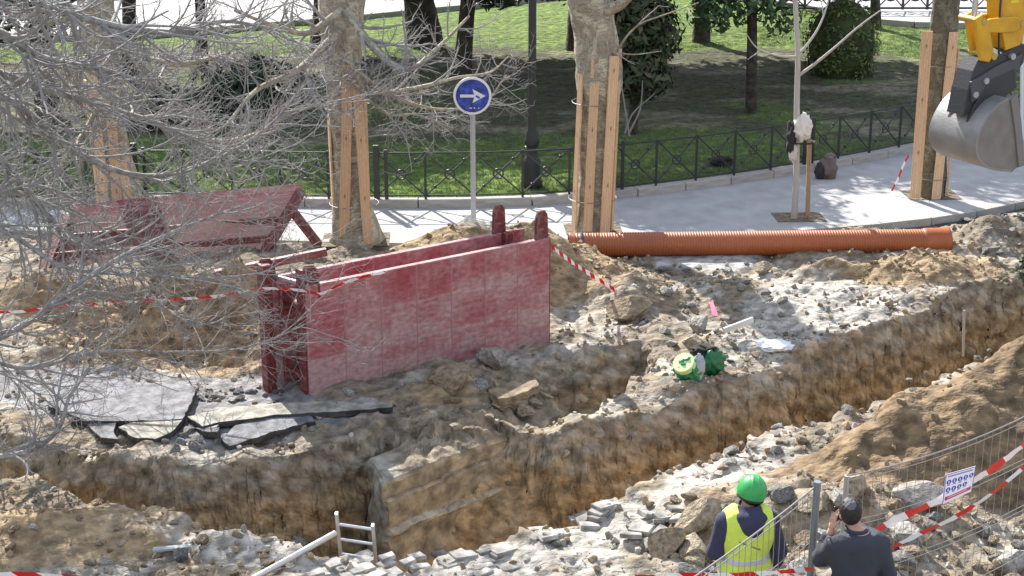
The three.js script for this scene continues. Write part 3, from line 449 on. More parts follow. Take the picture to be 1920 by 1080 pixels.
// park trees: trunks stand in view, their crowns reach above the frame and shade the lawn
const parkTree = (label, seed, px, py, px2, tr, crownDef, cols, size = 0.13) => { const g = G(px, py, 0.2), z = g.z; const top = T(px2, -60, z); const d = V((px2 - px) * 0.004, 1, 0); evergreen('park_tree', label, 'tree', seed, [g, T(lerp(px, px2, 0.5), lerp(py, -60, 0.5), z), top, top.clone().addScaledVector(d, 2.5), top.clone().addScaledVector(d, 5)], [tr * 1.25, tr, tr * 0.95, tr * 0.8, tr * 0.4], crownDef(g), cols, size, 'evergreen park trees'); };
const cr = (...a) => g => a.map(([dx, y, dz, rx, ry, rz, n]) => [V(g.x + dx, y, g.z + dz), [rx, ry, rz], n]);
parkTree('thick dark park tree left of the blue sign, its foliage drooping to the top edge', 101, 800, 88, 775, 0.42, cr([0, 6, 0, 5, 3, 3.4, 8000], [-0.9, 2.3, 0.6, 1.0, 0.75, 0.8, 1300], [0.6, 2.2, 0.6, 0.7, 0.6, 0.6, 700], [-2.0, 2.2, 0.3, 0.8, 0.5, 0.7, 600], [2, 8, 0, 3, 2.5, 3, 2200], [-2.5, 5, 1.5, 2.6, 2, 2, 2400]), GR.dark);
parkTree('slim dark park tree right behind the blue arrow sign', 102, 866, 142, 882, 0.19, cr([-1.2, 5.8, -0.4, 2.9, 2.2, 2.6, 5000], [0.9, 2.55, 0.6, 1.0, 0.6, 0.8, 1000], [2.4, 2.5, 0, 0.8, 0.5, 0.7, 700], [0, 3.3, 0.6, 1.8, 0.8, 1.2, 1200], [3.2, 5.6, -1.4, 3.6, 1.8, 2.8, 6500], [-2.6, 5.4, -1.5, 3.4, 1.8, 2.6, 5500], [0, 5.6, -5, 4.2, 1.8, 3, 6500], [1.2, 2.8, 0.3, 1.0, 0.6, 0.8, 500]), GR.dark);
parkTree('dark straight park tree high on the lawn left of the round bush', 103, 1315, 82, 1316, 0.2, cr([0, 6.5, 0, 4.4, 3, 3.4, 7500], [-2, 5, 1, 2.4, 2, 2, 2000]), GR.dark);
parkTree('thin park tree with leafy shoots left of the young staked tree', 104, 1408, 206, 1412, 0.11, cr([-0.2, 3.0, 0, 1.3, 1.0, 1.0, 1100], [0.3, 5.4, -2.2, 2.6, 1.8, 2.2, 4500], [0.5, 6, -6, 4.5, 2, 3.4, 7000], [-3.4, 5.2, -2.2, 2.6, 1.6, 2.2, 4000], [-0.9, 2.4, 0.4, 0.7, 0.5, 0.5, 300], [0.5, 2.3, 0.2, 0.6, 0.5, 0.5, 250]), GR.mid, 0.1);
parkTree('dark park tree seen through the twigs at the upper left, beside the pale road', 105, 245, 150, 240, 0.17, cr([-0.5, 6.4, -2.6, 3.2, 2.4, 2.6, 5000]), GR.dark);
parkTree('dark park tree at the far upper left corner', 106, 90, 210, 70, 0.22, cr([-2.2, 5.6, -1.2, 2.8, 2.4, 2.4, 3000], [-0.6, 2.7, 0.5, 1.5, 0.9, 1.0, 1200]), GR.dark);
parkTree('dark slender park tree between the two left boarded trees', 107, 380, 130, 372, 0.13, cr([0, 6.4, 0, 3.4, 2.6, 2.8, 5500], [2.2, 6, 1, 2.4, 1.8, 2, 1800]), GR.dark);
parkTree('dark park tree at the top right just left of the last boarded tree', 108, 1642, 60, 1640, 0.14, cr([0, 7, 0, 2.6, 2.4, 2.4, 2200]), GR.dark);
parkTree('broad dark park tree beyond the lamp post, trunk hidden by the middle boarded tree', 109, 1085, 95, 1090, 0.3, cr([0, 6.2, 0, 5, 3, 3.6, 8000], [-3, 5.4, 2, 3, 2, 2.4, 3500]), GR.dark);
parkTree('dark park tree hidden in the twigs behind the second boarded tree', 110, 600, 100, 610, 0.25, cr([0, 6.2, 0, 4.6, 2.8, 3.4, 7500], [2.2, 5, 2, 3, 1.8, 2.2, 3500]), GR.dark);
evergreen('low_shrub', 'low dark evergreen shrub on bare soil behind the twigs at left', 'shrub', 55, null, null, [[G(470, 175, 0.5), [1.3, 0.9, 0.9], 3200], [G(330, 215, 0.4), [1.0, 0.6, 0.8], 1800]], GR.dark, 0.11);

// ---------- site objects ----------
const stdM = (r, g, b, o = {}) => MS({ color: C3(r, g, b), ...o });
const dustyRed = (cols, rows, seed) => noiseTex(1024, (u, v) => { // dust caught in oblong fields over the ribs behind the plate
  const cu = u * cols, cv = v * rows, ci = Math.floor(cu), cj = Math.floor(cv), fu = cu - ci, fv = cv - cj; const hs = (hsh(ci, cj, seed) / 6.28319), edge = Math.min(fu * 1.0, 1 - fu, fv * 0.7, (1 - fv) * 0.7);
  const n = tfbm(u, v, 6, 4, seed), f = tfbm(u, v, 40, 3, seed + 3), st = tfbm(u, v * 0.12, 60, 3, seed + 5);
  let t = 0.78 + 0.62 * (hs - 0.5) * sm(0.0, 0.06, edge) + 0.9 * n + 0.15 * f + 0.25 * st + 0.28 * (1 - sm(0.0, 0.05, edge)); t += 0.4 * sm(0.5, 0, v) - 0.4 * sm(0.5, 0.95, v);
  t = clamp(t); const red = [0.58, 0.26, 0.285], dust = [0.67, 0.57, 0.56]; const k = 1 + 0.25 * f; return red.map((c, i) => lerp(c, dust[i], t * 0.85) * k); }, true);
const redM = MS({ map: TX.rust, roughness: 0.6, bumpMap: TX.fine, bumpScale: 0.003 });
const redDark = MS({ map: TX.rust, color: C3(0.62, 0.5, 0.5), roughness: 0.6, bumpMap: TX.fine, bumpScale: 0.003 });
const panelM = MS({ map: dustyRed(7, 4, 3), roughness: 0.62, bumpMap: TX.fine, bumpScale: 0.003 });
const steelM = stdM(0.45, 0.45, 0.46, { metalness: 0.6, roughness: 0.5, bumpMap: TX.fine, bumpScale: 0.002 });
function boxUV(g, su, sv, w, h) { const p = g.attributes.position, u = g.attributes.uv; for (let i = 0; i < p.count; i++) u.setXY(i, (p.getX(i) / w + 0.5) * su, (p.getY(i) / h + 0.5) * sv); return g; }
const at = (g, x, y, z, rx = 0, ry = 0, rz = 0) => { if (rx) g.rotateX(rx); if (ry) g.rotateY(ry); if (rz) g.rotateZ(rz); g.translate(x, y, z); return g; };
// trench box standing in its cut
{
  const A = G(578, 746), B = G(1026, 637), d = B.clone().sub(A), L = d.length(); const t = thing('trench_box', 'red steel trench shoring box standing upright in the diggings, dusty front plate', 'trench box', null, A, Math.atan2(-d.z, d.x));
  const Hh = T(578, 536, A.z).y, W = 0.56;
  const hr = T(1036, 448, B.z).y; console.log('panel', L, Hh, hr);
  const plate = boxUV(new RoundedBoxGeometry(L, Hh + 0.5, 0.09, 1, 0.012), 1, 1, L, Hh + 0.5);
  part('front_plate', at(plate.clone(), L / 2, Hh / 2 - 0.25, 0), panelM, t);
  part('rear_plate', at(plate.clone(), L / 2 - 0.3, Hh / 2 - 0.25, -W), panelM, t);
  const seamM = stdM(0.34, 0.17, 0.18);
  // shallow vertical seams where the skin is welded
  for (let k = 1; k < 7; k++) part('weld_seam', at(new THREE.BoxGeometry(0.014, Hh * 0.98, 0.004), L * k / 7, Hh / 2, 0.0465), seamM, t);
  for (const [z, dx, dy] of [[0, 0, 0], [-W, -0.3, 0.0]]) for (const x of [0.03, L - 0.03]) {
    const top = x > 1 ? 0.06 : 0.33;
    const p = part('end_post', at(boxUV(new RoundedBoxGeometry(0.13, Hh + 0.5 + (x > 1 ? 0.0 : 0.2), 0.16, 1, 0.012), 0.2, 1, 0.13, 2), x + dx, Hh / 2 - 0.25 + dy + (x > 1 ? 0 : 0.1), z - (z ? -0.06 : 0.06)), redDark, t);
    const s = new THREE.Path(); s.absellipse(0, 0.24, 0.035, 0.05, 0, 6.283, true);
    part('lifting_lug', at(extrude([[-0.12, -0.05], [0.12, -0.05], [0.10, 0.3], [0.04, 0.36], [-0.06, 0.36], [-0.1, 0.3]], 0.03, 0.005, s), x + dx + (x > 1 ? -0.08 : 0.06), Hh + dy + (x > 1 ? 0.02 : -0.12), z, 0, x > 1 ? 0.2 : -0.3), redDark, t);
  }
  for (const [x, y] of [[0.12, Hh - 0.28], [0.12, 0.25], [L - 0.2, Hh - 0.15], [L - 0.2, 0.3]]) { const c = at(new THREE.CylinderGeometry(0.05, 0.05, W - 0.1, 14), x - 0.12, y, -W / 2, Math.PI / 2, 0); part('strut', c, redDark, t); part('strut_flange', at(new RoundedBoxGeometry(0.34, 0.34, 0.04, 1, 0.01), x - 0.02, y, -W + 0.08), redM, t); }
  part('rear_bracket', at(new RoundedBoxGeometry(0.5, 0.5, 0.05, 1, 0.015), 0.16, Hh - 0.42, -W + 0.075), MS({ map: TX.rust, color: C3(1.0, 0.95, 0.95), roughness: 0.6 }), t);
  part('cross_tube', tubeGeo([V(-0.15, Hh + 0.02, -0.54), V(0.05, Hh + 0.0, 0.02)], 0.03), steelM, t);
}
// second trench box, tipped over behind
{
  const t = thing('trench_box', 'dark maroon trench box plate lying tilted over the pit behind the twigs', 'trench box');
  const BL = G(85, 512, -0.05), BR = G(492, 482, -0.05), TL = T(126, 408, G(115, 470).z), TR = T(560, 368, G(540, 455).z);
  const face = (a, b, c, d, th, mat, nm) => { const n = b.clone().sub(a).cross(d.clone().sub(a)).normalize().multiplyScalar(-th); const bf = new Buf(); const q = [a, b, c, d], r = q.map(p => p.clone().add(n)); const uv = [[0, 0], [1, 0], [1, 1], [0, 1]]; bf.quad(...q, null, uv); bf.quad(r[1], r[0], r[3], r[2], null, uv); for (let i = 0; i < 4; i++) { const j = (i + 1) % 4; bf.quad(q[j], q[i], r[i], r[j], null, [[0, 0], [1, 0], [1, 0.06], [0, 0.06]]); } return part(nm, bf.geo(), mat, t); };
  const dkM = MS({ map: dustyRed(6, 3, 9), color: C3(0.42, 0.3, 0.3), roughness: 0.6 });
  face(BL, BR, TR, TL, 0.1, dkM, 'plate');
  const off = V(0.02, 0.16, -0.22);
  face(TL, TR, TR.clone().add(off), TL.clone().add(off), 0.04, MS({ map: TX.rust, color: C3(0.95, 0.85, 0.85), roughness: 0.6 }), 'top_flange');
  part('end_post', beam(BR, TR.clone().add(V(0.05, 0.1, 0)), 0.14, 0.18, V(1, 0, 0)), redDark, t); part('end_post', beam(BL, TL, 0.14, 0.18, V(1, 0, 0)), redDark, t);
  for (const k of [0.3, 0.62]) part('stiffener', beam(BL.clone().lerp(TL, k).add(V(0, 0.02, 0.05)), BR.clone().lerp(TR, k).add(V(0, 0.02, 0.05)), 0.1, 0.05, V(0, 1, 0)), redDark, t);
  const z = G(560, 450).z; part('brace', beam(T(542, 388, z + 0.2), T(603, 466, z + 0.1), 0.13, 0.1, V(1, 0, 0.3)), redDark, t); part('brace_shoe', at(new RoundedBoxGeometry(0.3, 0.12, 0.2, 1, 0.02), T(607, 468, z).x, T(607, 468, z).y, z + 0.1, 0, 0.4), redDark, t);
  part('side_rail', beam(G(400, 515, 0.12), G(612, 472, 0.3), 0.12, 0.1, V(0, 1, 0)), redM, t);
}
// orange corrugated pipe
{
  const a = T(1066, 460, -24.45), b = T(1778, 452, -24.75), L = a.distanceTo(b), pr = []; const r = 0.196, N = 130;
  const t = thing('drain_pipe', 'long orange corrugated plastic pipe lying along the top of the rubble', 'pipe', null, a);
  t.quaternion.setFromUnitVectors(V(0, 1, 0), b.clone().sub(a).normalize());
  const add = (x, y) => pr.push(new THREE.Vector2(x, y));
  add(r - 0.03, L - 0.45); add(r - 0.03, 0.0); add(r + 0.004, 0.0); add(r + 0.004, 0.1);
  const y0 = 0.1, y1 = L - 0.42; for (let k = 0; k < N; k++) { const y = lerp(y0, y1, k / N), s = (y1 - y0) / N; add(r - 0.004, y + 0.02 * s); add(r - 0.004, y + 0.3 * s); add(r + 0.004, y + 0.42 * s); add(r + 0.004, y + 0.9 * s); }
  const pm = stdM(0.44, 0.12, 0.035, { roughness: 0.45, bumpMap: TX.fine, bumpScale: 0.0008, map: TX.soft });
  part('pipe_wall', new THREE.LatheGeometry(pr, 40), pm, t);
  const sock = [[r - 0.012, y1 - 0.02], [r + 0.01, y1], [r + 0.022, y1 + 0.05], [r + 0.024, L - 0.07], [r + 0.034, L - 0.04], [r + 0.036, L], [r + 0.012, L], [r + 0.008, y1 + 0.05]].map(p => new THREE.Vector2(...p));
  part('socket', new THREE.LatheGeometry(sock, 40), pm, t);
  const seal = [[r - 0.005, 0.17], [r + 0.012, 0.175], [r + 0.014, 0.2], [r + 0.012, 0.225], [r - 0.005, 0.23]].map(p => new THREE.Vector2(...p)); part('seal_ring', new THREE.LatheGeometry(seal, 36), stdM(0.05, 0.055, 0.09, { roughness: 0.6 }), t);
}
// round blue sign
{
  const base = G(888, 433), t = thing('road_sign', 'round blue road sign with white arrow pointing right on a grey pole', 'road sign', null, base); const c = T(886, 178, base.z).sub(base);
  const pole = stdM(0.42, 0.43, 0.46, { metalness: 0.4, roughness: 0.5 }); part('pole', tubeGeo([V(0, -0.1, 0), V(c.x, c.y + 0.22, 0)], 0.042, 0.042, 14), pole, t);
  const tilt = -0.1; const disc = new THREE.LatheGeometry([[0, 0.016], [0.285, 0.016], [0.305, 0.022], [0.312, 0.012], [0.305, 0], [0, 0]].map(p => new THREE.Vector2(...p)), 48); disc.rotateX(Math.PI / 2);
  const sg = new THREE.Group(); const blue = noiseTex(128, (u, v) => { const k = 1 + 0.8 * tfbm(u, v, 5, 4, 77); return [0.17 * k, 0.27 * k, 0.60 * k]; }, true);
  const face = part('sign_plate', disc.clone().translate(c.x, c.y, 0.07), stdM(0.75, 0.77, 0.8, { roughness: 0.45 }), t);
  const bf = new THREE.CircleGeometry(0.272, 48); part('blue_face', bf.translate(c.x, c.y, 0.0885), MS({ map: blue, roughness: 0.4 }), face);
  const arrow = extrude([[-0.2, 0.024], [-0.2, -0.024], [0.03, -0.024], [0.0, -0.115], [0.215, 0], [0.0, 0.115], [0.03, 0.024]], 0.002, 0); part('arrow', arrow.translate(c.x, c.y, 0.091), stdM(0.72, 0.74, 0.78), face);
  const nick = extrude([[0.05, 0.014], [0.05, -0.014], [0.11, -0.05], [0.13, -0.035], [0.10, 0]], 0.001, 0); part('scuff', nick.translate(c.x, c.y, 0.0925), MS({ map: blue }), face);
  for (const [x, w] of [[-0.03, 0.04], [0.03, 0.025], [0.1, 0.02]]) part('small_mark', new THREE.BoxGeometry(w, 0.02, 0.002).translate(c.x + x, c.y - 0.2, 0.091), stdM(0.6, 0.62, 0.7), face);
  part('clamp', new RoundedBoxGeometry(0.12, 0.05, 0.07, 1, 0.01).translate(c.x, c.y, 0.03), pole, t);
}
// excavator arm with bucket
{
  const O = T(1835, 230, -24.6), t = thing('excavator', 'yellow excavator arm with black coupler and worn grey digging bucket', 'excavator', null, O, 28 * Math.PI / 180);
  const F = (px, py, z = 0) => [(px - 1835 - z * 0.469 * 118.6) / 104.7, (230 - py) / 112.8];
  const yel = stdM(0.78, 0.42, 0.015, { roughness: 0.45, map: TX.soft, bumpMap: TX.fine, bumpScale: 0.001 }), blk = stdM(0.035, 0.037, 0.042, { roughness: 0.5, bumpMap: TX.fine, bumpScale: 0.002 }), grey = stdM(0.27, 0.255, 0.235, { roughness: 0.6, metalness: 0.15, map: TX.soft, bumpMap: TX.fine, bumpScale: 0.003 }), worn = stdM(0.33, 0.325, 0.32, { roughness: 0.45, metalness: 0.3, map: TX.soft, bumpMap: TX.fine, bumpScale: 0.002 });
  const w = 1.0, back = [[1868, 178], [1846, 188], [1826, 208], [1813, 233], [1810, 258], [1819, 279], [1845, 297], [1890, 308]];
  const side = [...back, [1914, 300], [1906, 260], [1896, 218], [1884, 172]].map(p => F(p[0], p[1], w / 2));
  const bucket = part('bucket', extrude(side, 0.03, 0.006).translate(0, 0, w / 2), grey, t);
  part('far_side', extrude(side, 0.03, 0.006).translate(0, 0, -w / 2), grey, bucket);
  const cv = spline(back.map(p => { const q = F(p[0], p[1], w / 2); return V(q[0], q[1], 0); }), 36), sh = new Buf(); let pr = null;
  { const g = new THREE.BufferGeometry(); const pts = []; const out = cv.map((p, i) => { const tg = cv[Math.min(i + 1, 36)].clone().sub(cv[Math.max(i - 1, 0)]).normalize(); return p.clone().add(V(tg.y, -tg.x, 0).multiplyScalar(-0.012)); }), inn = cv.map((p, i) => { const tg = cv[Math.min(i + 1, 36)].clone().sub(cv[Math.max(i - 1, 0)]).normalize(); return p.clone().add(V(tg.y, -tg.x, 0).multiplyScalar(0.022)); }); const s = [...out, ...inn.reverse()].map(p => [p.x, p.y]); const gg = toCreasedNormals(extrude(s, w + 0.05, 0), 0.6); part('back_shell', gg, worn, bucket); }
  part('side_cutter', extrude([[1884, 170], [1898, 218], [1908, 262], [1916, 300], [1904, 302], [1888, 235], [1872, 180]].map(p => F(p[0], p[1], w / 2)), 0.03, 0.005).translate(0, 0, w / 2 + 0.035), stdM(0.22, 0.21, 0.2, { roughness: 0.6, metalness: 0.3 }), bucket);
  for (let k = 0; k < 5; k++) { const q = F(1905, 306, w / 2); part('tooth', at(new THREE.CylinderGeometry(0.025, 0.055, 0.2, 4), q[0] + 0.04, q[1] + 0.01, -w / 2 + 0.08 + k * (w - 0.16) / 4, 0, 0, -1.2), stdM(0.3, 0.22, 0.15, { roughness: 0.7 }), bucket); }
  for (const z of [-0.2, 0.2]) part('ear', extrude([[1832, 150], [1885, 135], [1892, 168], [1862, 186], [1830, 204], [1800, 240], [1790, 232], [1806, 190]].map(p => F(p[0], p[1], 0.1)), 0.05, 0.008).translate(0, 0, z), blk, bucket);
  for (const z of [-0.2, 0.2]) part('wear_strip', extrude([[1806, 232], [1796, 226], [1788, 246], [1798, 250]].map(p => F(p[0], p[1], 0.1)), 0.06, 0.004).translate(0, 0, z), blk, bucket);
  const cp = part('coupler', extrude([[1796, 132], [1806, 112], [1832, 116], [1862, 104], [1890, 92], [1903, 96], [1902, 126], [1876, 158], [1840, 186], [1806, 200], [1782, 206], [1788, 164]].map(p => F(p[0], p[1])), 0.34, 0.015), blk, t);
  part('coupler_plate', extrude([[1800, 150], [1850, 128], [1905, 110], [1900, 135], [1850, 165], [1806, 184]].map(p => F(p[0], p[1], 0.2)), 0.03, 0.008).translate(0, 0, 0.2), stdM(0.07, 0.075, 0.085, { roughness: 0.45 }), cp);
  for (const p of [[1832, 150], [1885, 112], [1812, 172]]) { const q = F(p[0], p[1], 0.23); part('pin', at(new THREE.CylinderGeometry(0.05, 0.05, 0.5, 16), q[0], q[1], 0, Math.PI / 2), steelM, cp); }
  part('arm', extrude([[1838, -420], [1842, 0], [1852, 60], [1866, 98], [1897, 92], [1899, 60], [1898, 0], [1900, -420]].map(p => F(p[0], p[1])), 0.3, 0.02), yel, t);
  part('arm_cheek', extrude([[1855, 62], [1868, 100], [1898, 93], [1899, 50]].map(p => F(p[0], p[1], 0.17)), 0.03, 0.006).translate(0, 0, 0.185), yel, t);
  for (const z of [-0.21, 0.21]) { part('link', extrude([[1795, 42], [1808, 36], [1822, 48], [1840, 104], [1832, 116], [1816, 112]].map(p => F(p[0], p[1], z)), 0.06, 0.012).translate(0, 0, z), yel, t); part('tie_link', extrude([[1812, 48], [1830, 44], [1882, 44], [1894, 50], [1894, 62], [1882, 68], [1836, 66], [1816, 62]].map(p => F(p[0], p[1], z)), 0.05, 0.012).translate(0, 0, z), yel, t); }
  for (const p of [[1802, 46], [1886, 56], [1830, 108]]) { const q = F(p[0], p[1]); part('link_pin', at(new THREE.CylinderGeometry(0.055, 0.055, 0.52, 16), q[0], q[1], 0, Math.PI / 2), stdM(0.5, 0.35, 0.1, { metalness: 0.4, roughness: 0.45 }), t); }
  const rod = (a, b, r, m, n) => part(n, tubeGeo([V(...F(...a), 0), V(...F(...b), 0)], r, r, 16), m, t); rod([1804, 46], [1806, -50], 0.045, stdM(0.6, 0.6, 0.62, { metalness: 0.9, roughness: 0.25 }), 'piston_rod'); rod([1805, -10], [1812, -380], 0.085, stdM(0.2, 0.2, 0.21, { roughness: 0.5 }), 'cylinder');
  { const q = F(1880, 12, 0.16), lab = part('arm_label', new THREE.BoxGeometry(0.16, 0.14, 0.004).translate(q[0], q[1], 0.173), stdM(0.8, 0.62, 0.05), t); for (const dx of [-0.05, 0.04]) part('label_mark', new THREE.BoxGeometry(0.03, 0.05, 0.004).translate(q[0] + dx, q[1], 0.177), blk, lab); }
  part('hose', tubeGeo(spline([V(...F(1850, -60), 0.18), V(...F(1838, 0), 0.2), V(...F(1840, 60), 0.2), V(...F(1850, 110), 0.15)], 16), 0.018, 0.018, 7), blk, t);
}
// white post at the right edge
solo('white_post', tubeGeo([G(1916, 262), T(1917, -250, G(1916, 262).z)], 0.04, 0.04, 10), stdM(0.75, 0.75, 0.75, { roughness: 0.5 }), 'thin white post at the right edge, behind the excavator bucket', 'post');
// ladder and loose pole at the near bank
{
  const t = thing('ladder', 'short aluminium ladder rising out of the trench at the bottom', 'ladder'); const alu = stdM(0.62, 0.63, 0.65, { metalness: 0.75, roughness: 0.38 });
  const a = T(631, 962, -14.42), b = T(699, 984, -14.42); const dn = V(0.02, -1, -0.22).normalize(); const al = a.clone().addScaledVector(dn, 2.3), bl = b.clone().addScaledVector(dn, 2.2);
  part('rail', beam(al, a, 0.034, 0.06, V(1, 0, 0)), alu, t); part('rail', beam(bl, b, 0.034, 0.06, V(1, 0, 0)), alu, t);
  for (let k = 0; k < 8; k++) { const s = 0.14 + k * 0.19; const p = a.clone().addScaledVector(dn, s), q = b.clone().addScaledVector(dn, s - 0.11 + 0.03); part('rung', tubeGeo([p, q], 0.017, 0.017, 8), alu, t); }
  solo('scaffold_pole', tubeGeo([T(462, 1092, -13.35), T(628, 1000, -14.35)], 0.03, 0.03, 12), stdM(0.6, 0.58, 0.55, { metalness: 0.5, roughness: 0.45 }), 'pale metal pole leaning from the near bank against the ladder', 'pole');
}
// iron railing along the park
{
  const t = thing('iron_railing', 'low dark iron railing with slanting bars and rings along the park edge', 'fence'); const ir = stdM(0.03, 0.035, 0.036, { roughness: 0.45, metalness: 0.2 });
  const off = backCurve.getSpacedPoints(400).map(p => V(p.x, 0.13, p.z - 0.1)); const total = backCurve.getLength(), bay = 0.86, n = Math.floor(total / bay); const pt = s => { const f = clamp(s / total) * 400, i = Math.min(399, Math.floor(f)); return off[i].clone().lerp(off[i + 1], f - i); };
  const ringG = new THREE.TorusGeometry(0.085, 0.014, 6, 18), ballG = new THREE.SphereGeometry(0.03, 8, 6); const hh = 0.88; let topPts = [], lowPts = [];
  for (let k = 0; k <= n; k++) {
    const p = pt(k * bay); if (Math.abs(p.x) > 12) continue; topPts.push(p.clone().setY(0.13 + hh - 0.03)); lowPts.push(p.clone().setY(0.21));
    if (k % 5 === 2) { part('post', new RoundedBoxGeometry(0.1, hh + 0.12, 0.1, 1, 0.01).translate(p.x, 0.13 + hh / 2 + 0.05, p.z), ir, t); const p2 = pt(k * bay + 0.17); part('post', new RoundedBoxGeometry(0.06, hh + 0.06, 0.06, 1, 0.008).translate(p2.x, 0.13 + hh / 2, p2.z), ir, t); }
    else part('upright', new THREE.BoxGeometry(0.042, hh, 0.042).translate(p.x, 0.13 + hh / 2, p.z), ir, t);
    if (k < n) { const q = pt(k * bay + bay), m = p.clone().add(q).multiplyScalar(0.5).setY(0.13 + hh * 0.52), yaw = Math.atan2(-(q.z - p.z), q.x - p.x);
      for (const [a, ya, b, yb] of [[p, 0.22, q, hh], [q, 0.22, p, hh]]) part('slanting_bar', beam(a.clone().setY(0.13 + ya * 0.35), b.clone().setY(0.11 + yb), 0.024, 0.024, V(0, 0, 1), 0), ir, t);
      const r = part('ring', ringG, ir, t); r.position.copy(m); r.rotation.y = yaw; for (const f of [0.2, 0.8]) { const bb = part('knob', ballG, ir, t); bb.position.copy(p.clone().lerp(q, f).setY(0.13 + lerp(0.08, hh, f))); } }
  }
  part('rail', tubeGeo(topPts, 0.016, 0.016, 6), ir, t); part('rail', tubeGeo(lowPts, 0.014, 0.014, 6), ir, t);
}
// far railing at the top right
{
  const t = thing('far_railing', 'dark ornamental railing by the white road at the far upper right', 'fence'); const ir = stdM(0.06, 0.055, 0.07); const z = -49.2;
  for (let k = 0; k < 10; k++) { const x = 8.2 + k * 0.75; part('upright', new THREE.BoxGeometry(0.07, 0.95, 0.07).translate(x, 0.85, z), ir, t); if (k < 9) { const r = part('ring', new THREE.TorusGeometry(0.2, 0.035, 5, 16), ir, t); r.position.set(x + 0.37, 0.85, z); for (const s of [-1, 1]) part('slanting_bar', beam(V(x, 0.85 - s * 0.4, z), V(x + 0.75, 0.85 + s * 0.4, z), 0.04, 0.04, V(0, 0, 1), 0), ir, t); } }
  part('rail', new THREE.BoxGeometry(6.8, 0.07, 0.07).translate(11.6, 1.32, z), ir, t); part('rail', new THREE.BoxGeometry(6.8, 0.06, 0.06).translate(11.6, 0.42, z), ir, t);
}
// lamp post
{
  const b = G(997, 352, 0.1), t = thing('lamp_post', 'dark cast iron lamp post on a stout plinth behind the railing', 'lamp post', null, b); const ir = stdM(0.022, 0.025, 0.026, { roughness: 0.5 });
  const lat = a => new THREE.LatheGeometry(a.map(p => new THREE.Vector2(...p)), 16);
  part('plinth', lat([[0, -0.05], [0.2, -0.05], [0.2, 0.12], [0.17, 0.16], [0.15, 0.45], [0.17, 0.5], [0.12, 0.58], [0.1, 0.72], [0.13, 0.78], [0, 0.78]]), ir, t);
  part('shaft', lat([[0.11, 0.78], [0.15, 0.86], [0.12, 0.92], [0.13, 1.0], [0.085, 1.08], [0.075, 1.4], [0.065, 5.2], [0.09, 5.25], [0, 5.3]]), ir, t);
  part('lantern', lat([[0, 5.3], [0.12, 5.32], [0.22, 5.8], [0.25, 5.85], [0.05, 6.1], [0, 6.2]]), stdM(0.3, 0.3, 0.3, { roughness: 0.4 }), t);
}
// cloth knotted on the young tree
function lump(c, r, seed, amp, det = 5, fq = 2.2) { const g = mergeVertices(new THREE.IcosahedronGeometry(1, det).deleteAttribute('normal').deleteAttribute('uv')); const p = g.attributes.position; for (let i = 0; i < p.count; i++) { const x = p.getX(i), y = p.getY(i), z = p.getZ(i), k = 1 + amp * (N3(x * fq + seed, y * fq, z * fq) * 1.4 + 0.7 * Math.abs(N3(x * fq * 2.4, y * fq * 2.4 + seed, z * fq * 2.4))); p.setXYZ(i, c.x + x * r[0] * k, c.y + y * r[1] * k, c.z + z * r[2] * k); } g.computeVertexNormals(); const uv = new Float32Array(p.count * 2); for (let i = 0; i < p.count; i++) { uv[i * 2] = p.getX(i) * 1.3; uv[i * 2 + 1] = p.getY(i) * 1.3 + p.getZ(i); } g.setAttribute('uv', new THREE.BufferAttribute(uv, 2)); return g; }
{
  const z = G(1492, 410).z, t = thing('cloth_bundle', 'white cloth and dark jacket hanging knotted on the young tree trunk', 'cloth');
  part('white_cloth', lump(T(1506, 240, z + 0.08), [0.14, 0.21, 0.11], 3, 0.34, 6, 3.2), stdM(0.68, 0.66, 0.6), t); part('dark_jacket', lump(T(1484, 262, z + 0.03), [0.08, 0.26, 0.1], 9, 0.4), stdM(0.03, 0.03, 0.035), t); part('cloth_tail', lump(T(1487, 286, z + 0.07), [0.07, 0.14, 0.07], 5, 0.4), stdM(0.55, 0.54, 0.5), t);
}
{ const g = G(1551, 334), t = thing('rubble_sack', 'dark brown sack standing at the rear kerb behind the young tree', 'sack'); part('sack_body', lump(V(g.x, 0.2, g.z), [0.17, 0.24, 0.15], 12, 0.25), stdM(0.14, 0.11, 0.1), t); part('folded_top', lump(V(g.x + 0.02, 0.42, g.z), [0.1, 0.06, 0.08], 14, 0.5), stdM(0.17, 0.14, 0.13), t); part('dark_patch', lump(V(g.x - 0.14, 0.14, g.z + 0.04), [0.1, 0.15, 0.1], 15, 0.3), stdM(0.03, 0.03, 0.03), t); }
{ const g = G(1352, 312, 0.12); solo('black_bag', lump(V(g.x, 0.2, g.z), [0.2, 0.11, 0.13], 21, 0.4), stdM(0.015, 0.017, 0.015), 'small black crumpled bag lying on the shaded grass behind the railing', 'bag'); }
// barrier tape
const tapeTex = noiseTex(128, (u, v) => ((u + v * 0.14) % 1) < 0.5 ? [0.80, 0.06, 0.10] : [0.92, 0.92, 0.93], true);
const tapeM = new THREE.MeshPhysicalMaterial({ map: tapeTex, side: THREE.DoubleSide, roughness: 0.4, transmission: 0.25, thickness: 0 });
function tape(label, pts, w, len = 0.42, up = (k) => V(0.05 * Math.sin(k), 1, 0.25 + 0.2 * Math.sin(k * 0.4)).normalize()) { const cv = spline(pts, pts.length * 10); return solo('barrier_tape', strip(cv, k => w * (0.92 + 0.12 * Math.sin(k * 1.3)), up, 0, 1 / len), tapeM, label, 'barrier tape'); }
tape('red and white tape hung across the pit and over the trench box corner', [T(-60, 586, -18.6), T(40, 584, -18.6), T(90, 577, -18.6), T(200, 568, -18.6), T(400, 556, -18.5), T(500, 541, -18.3), T(575, 546, -18.2), T(600, 551, -18.3), T(640, 533, -18.45), T(680, 519, -18.6), T(722, 510, -18.75)], 0.042, 0.36);
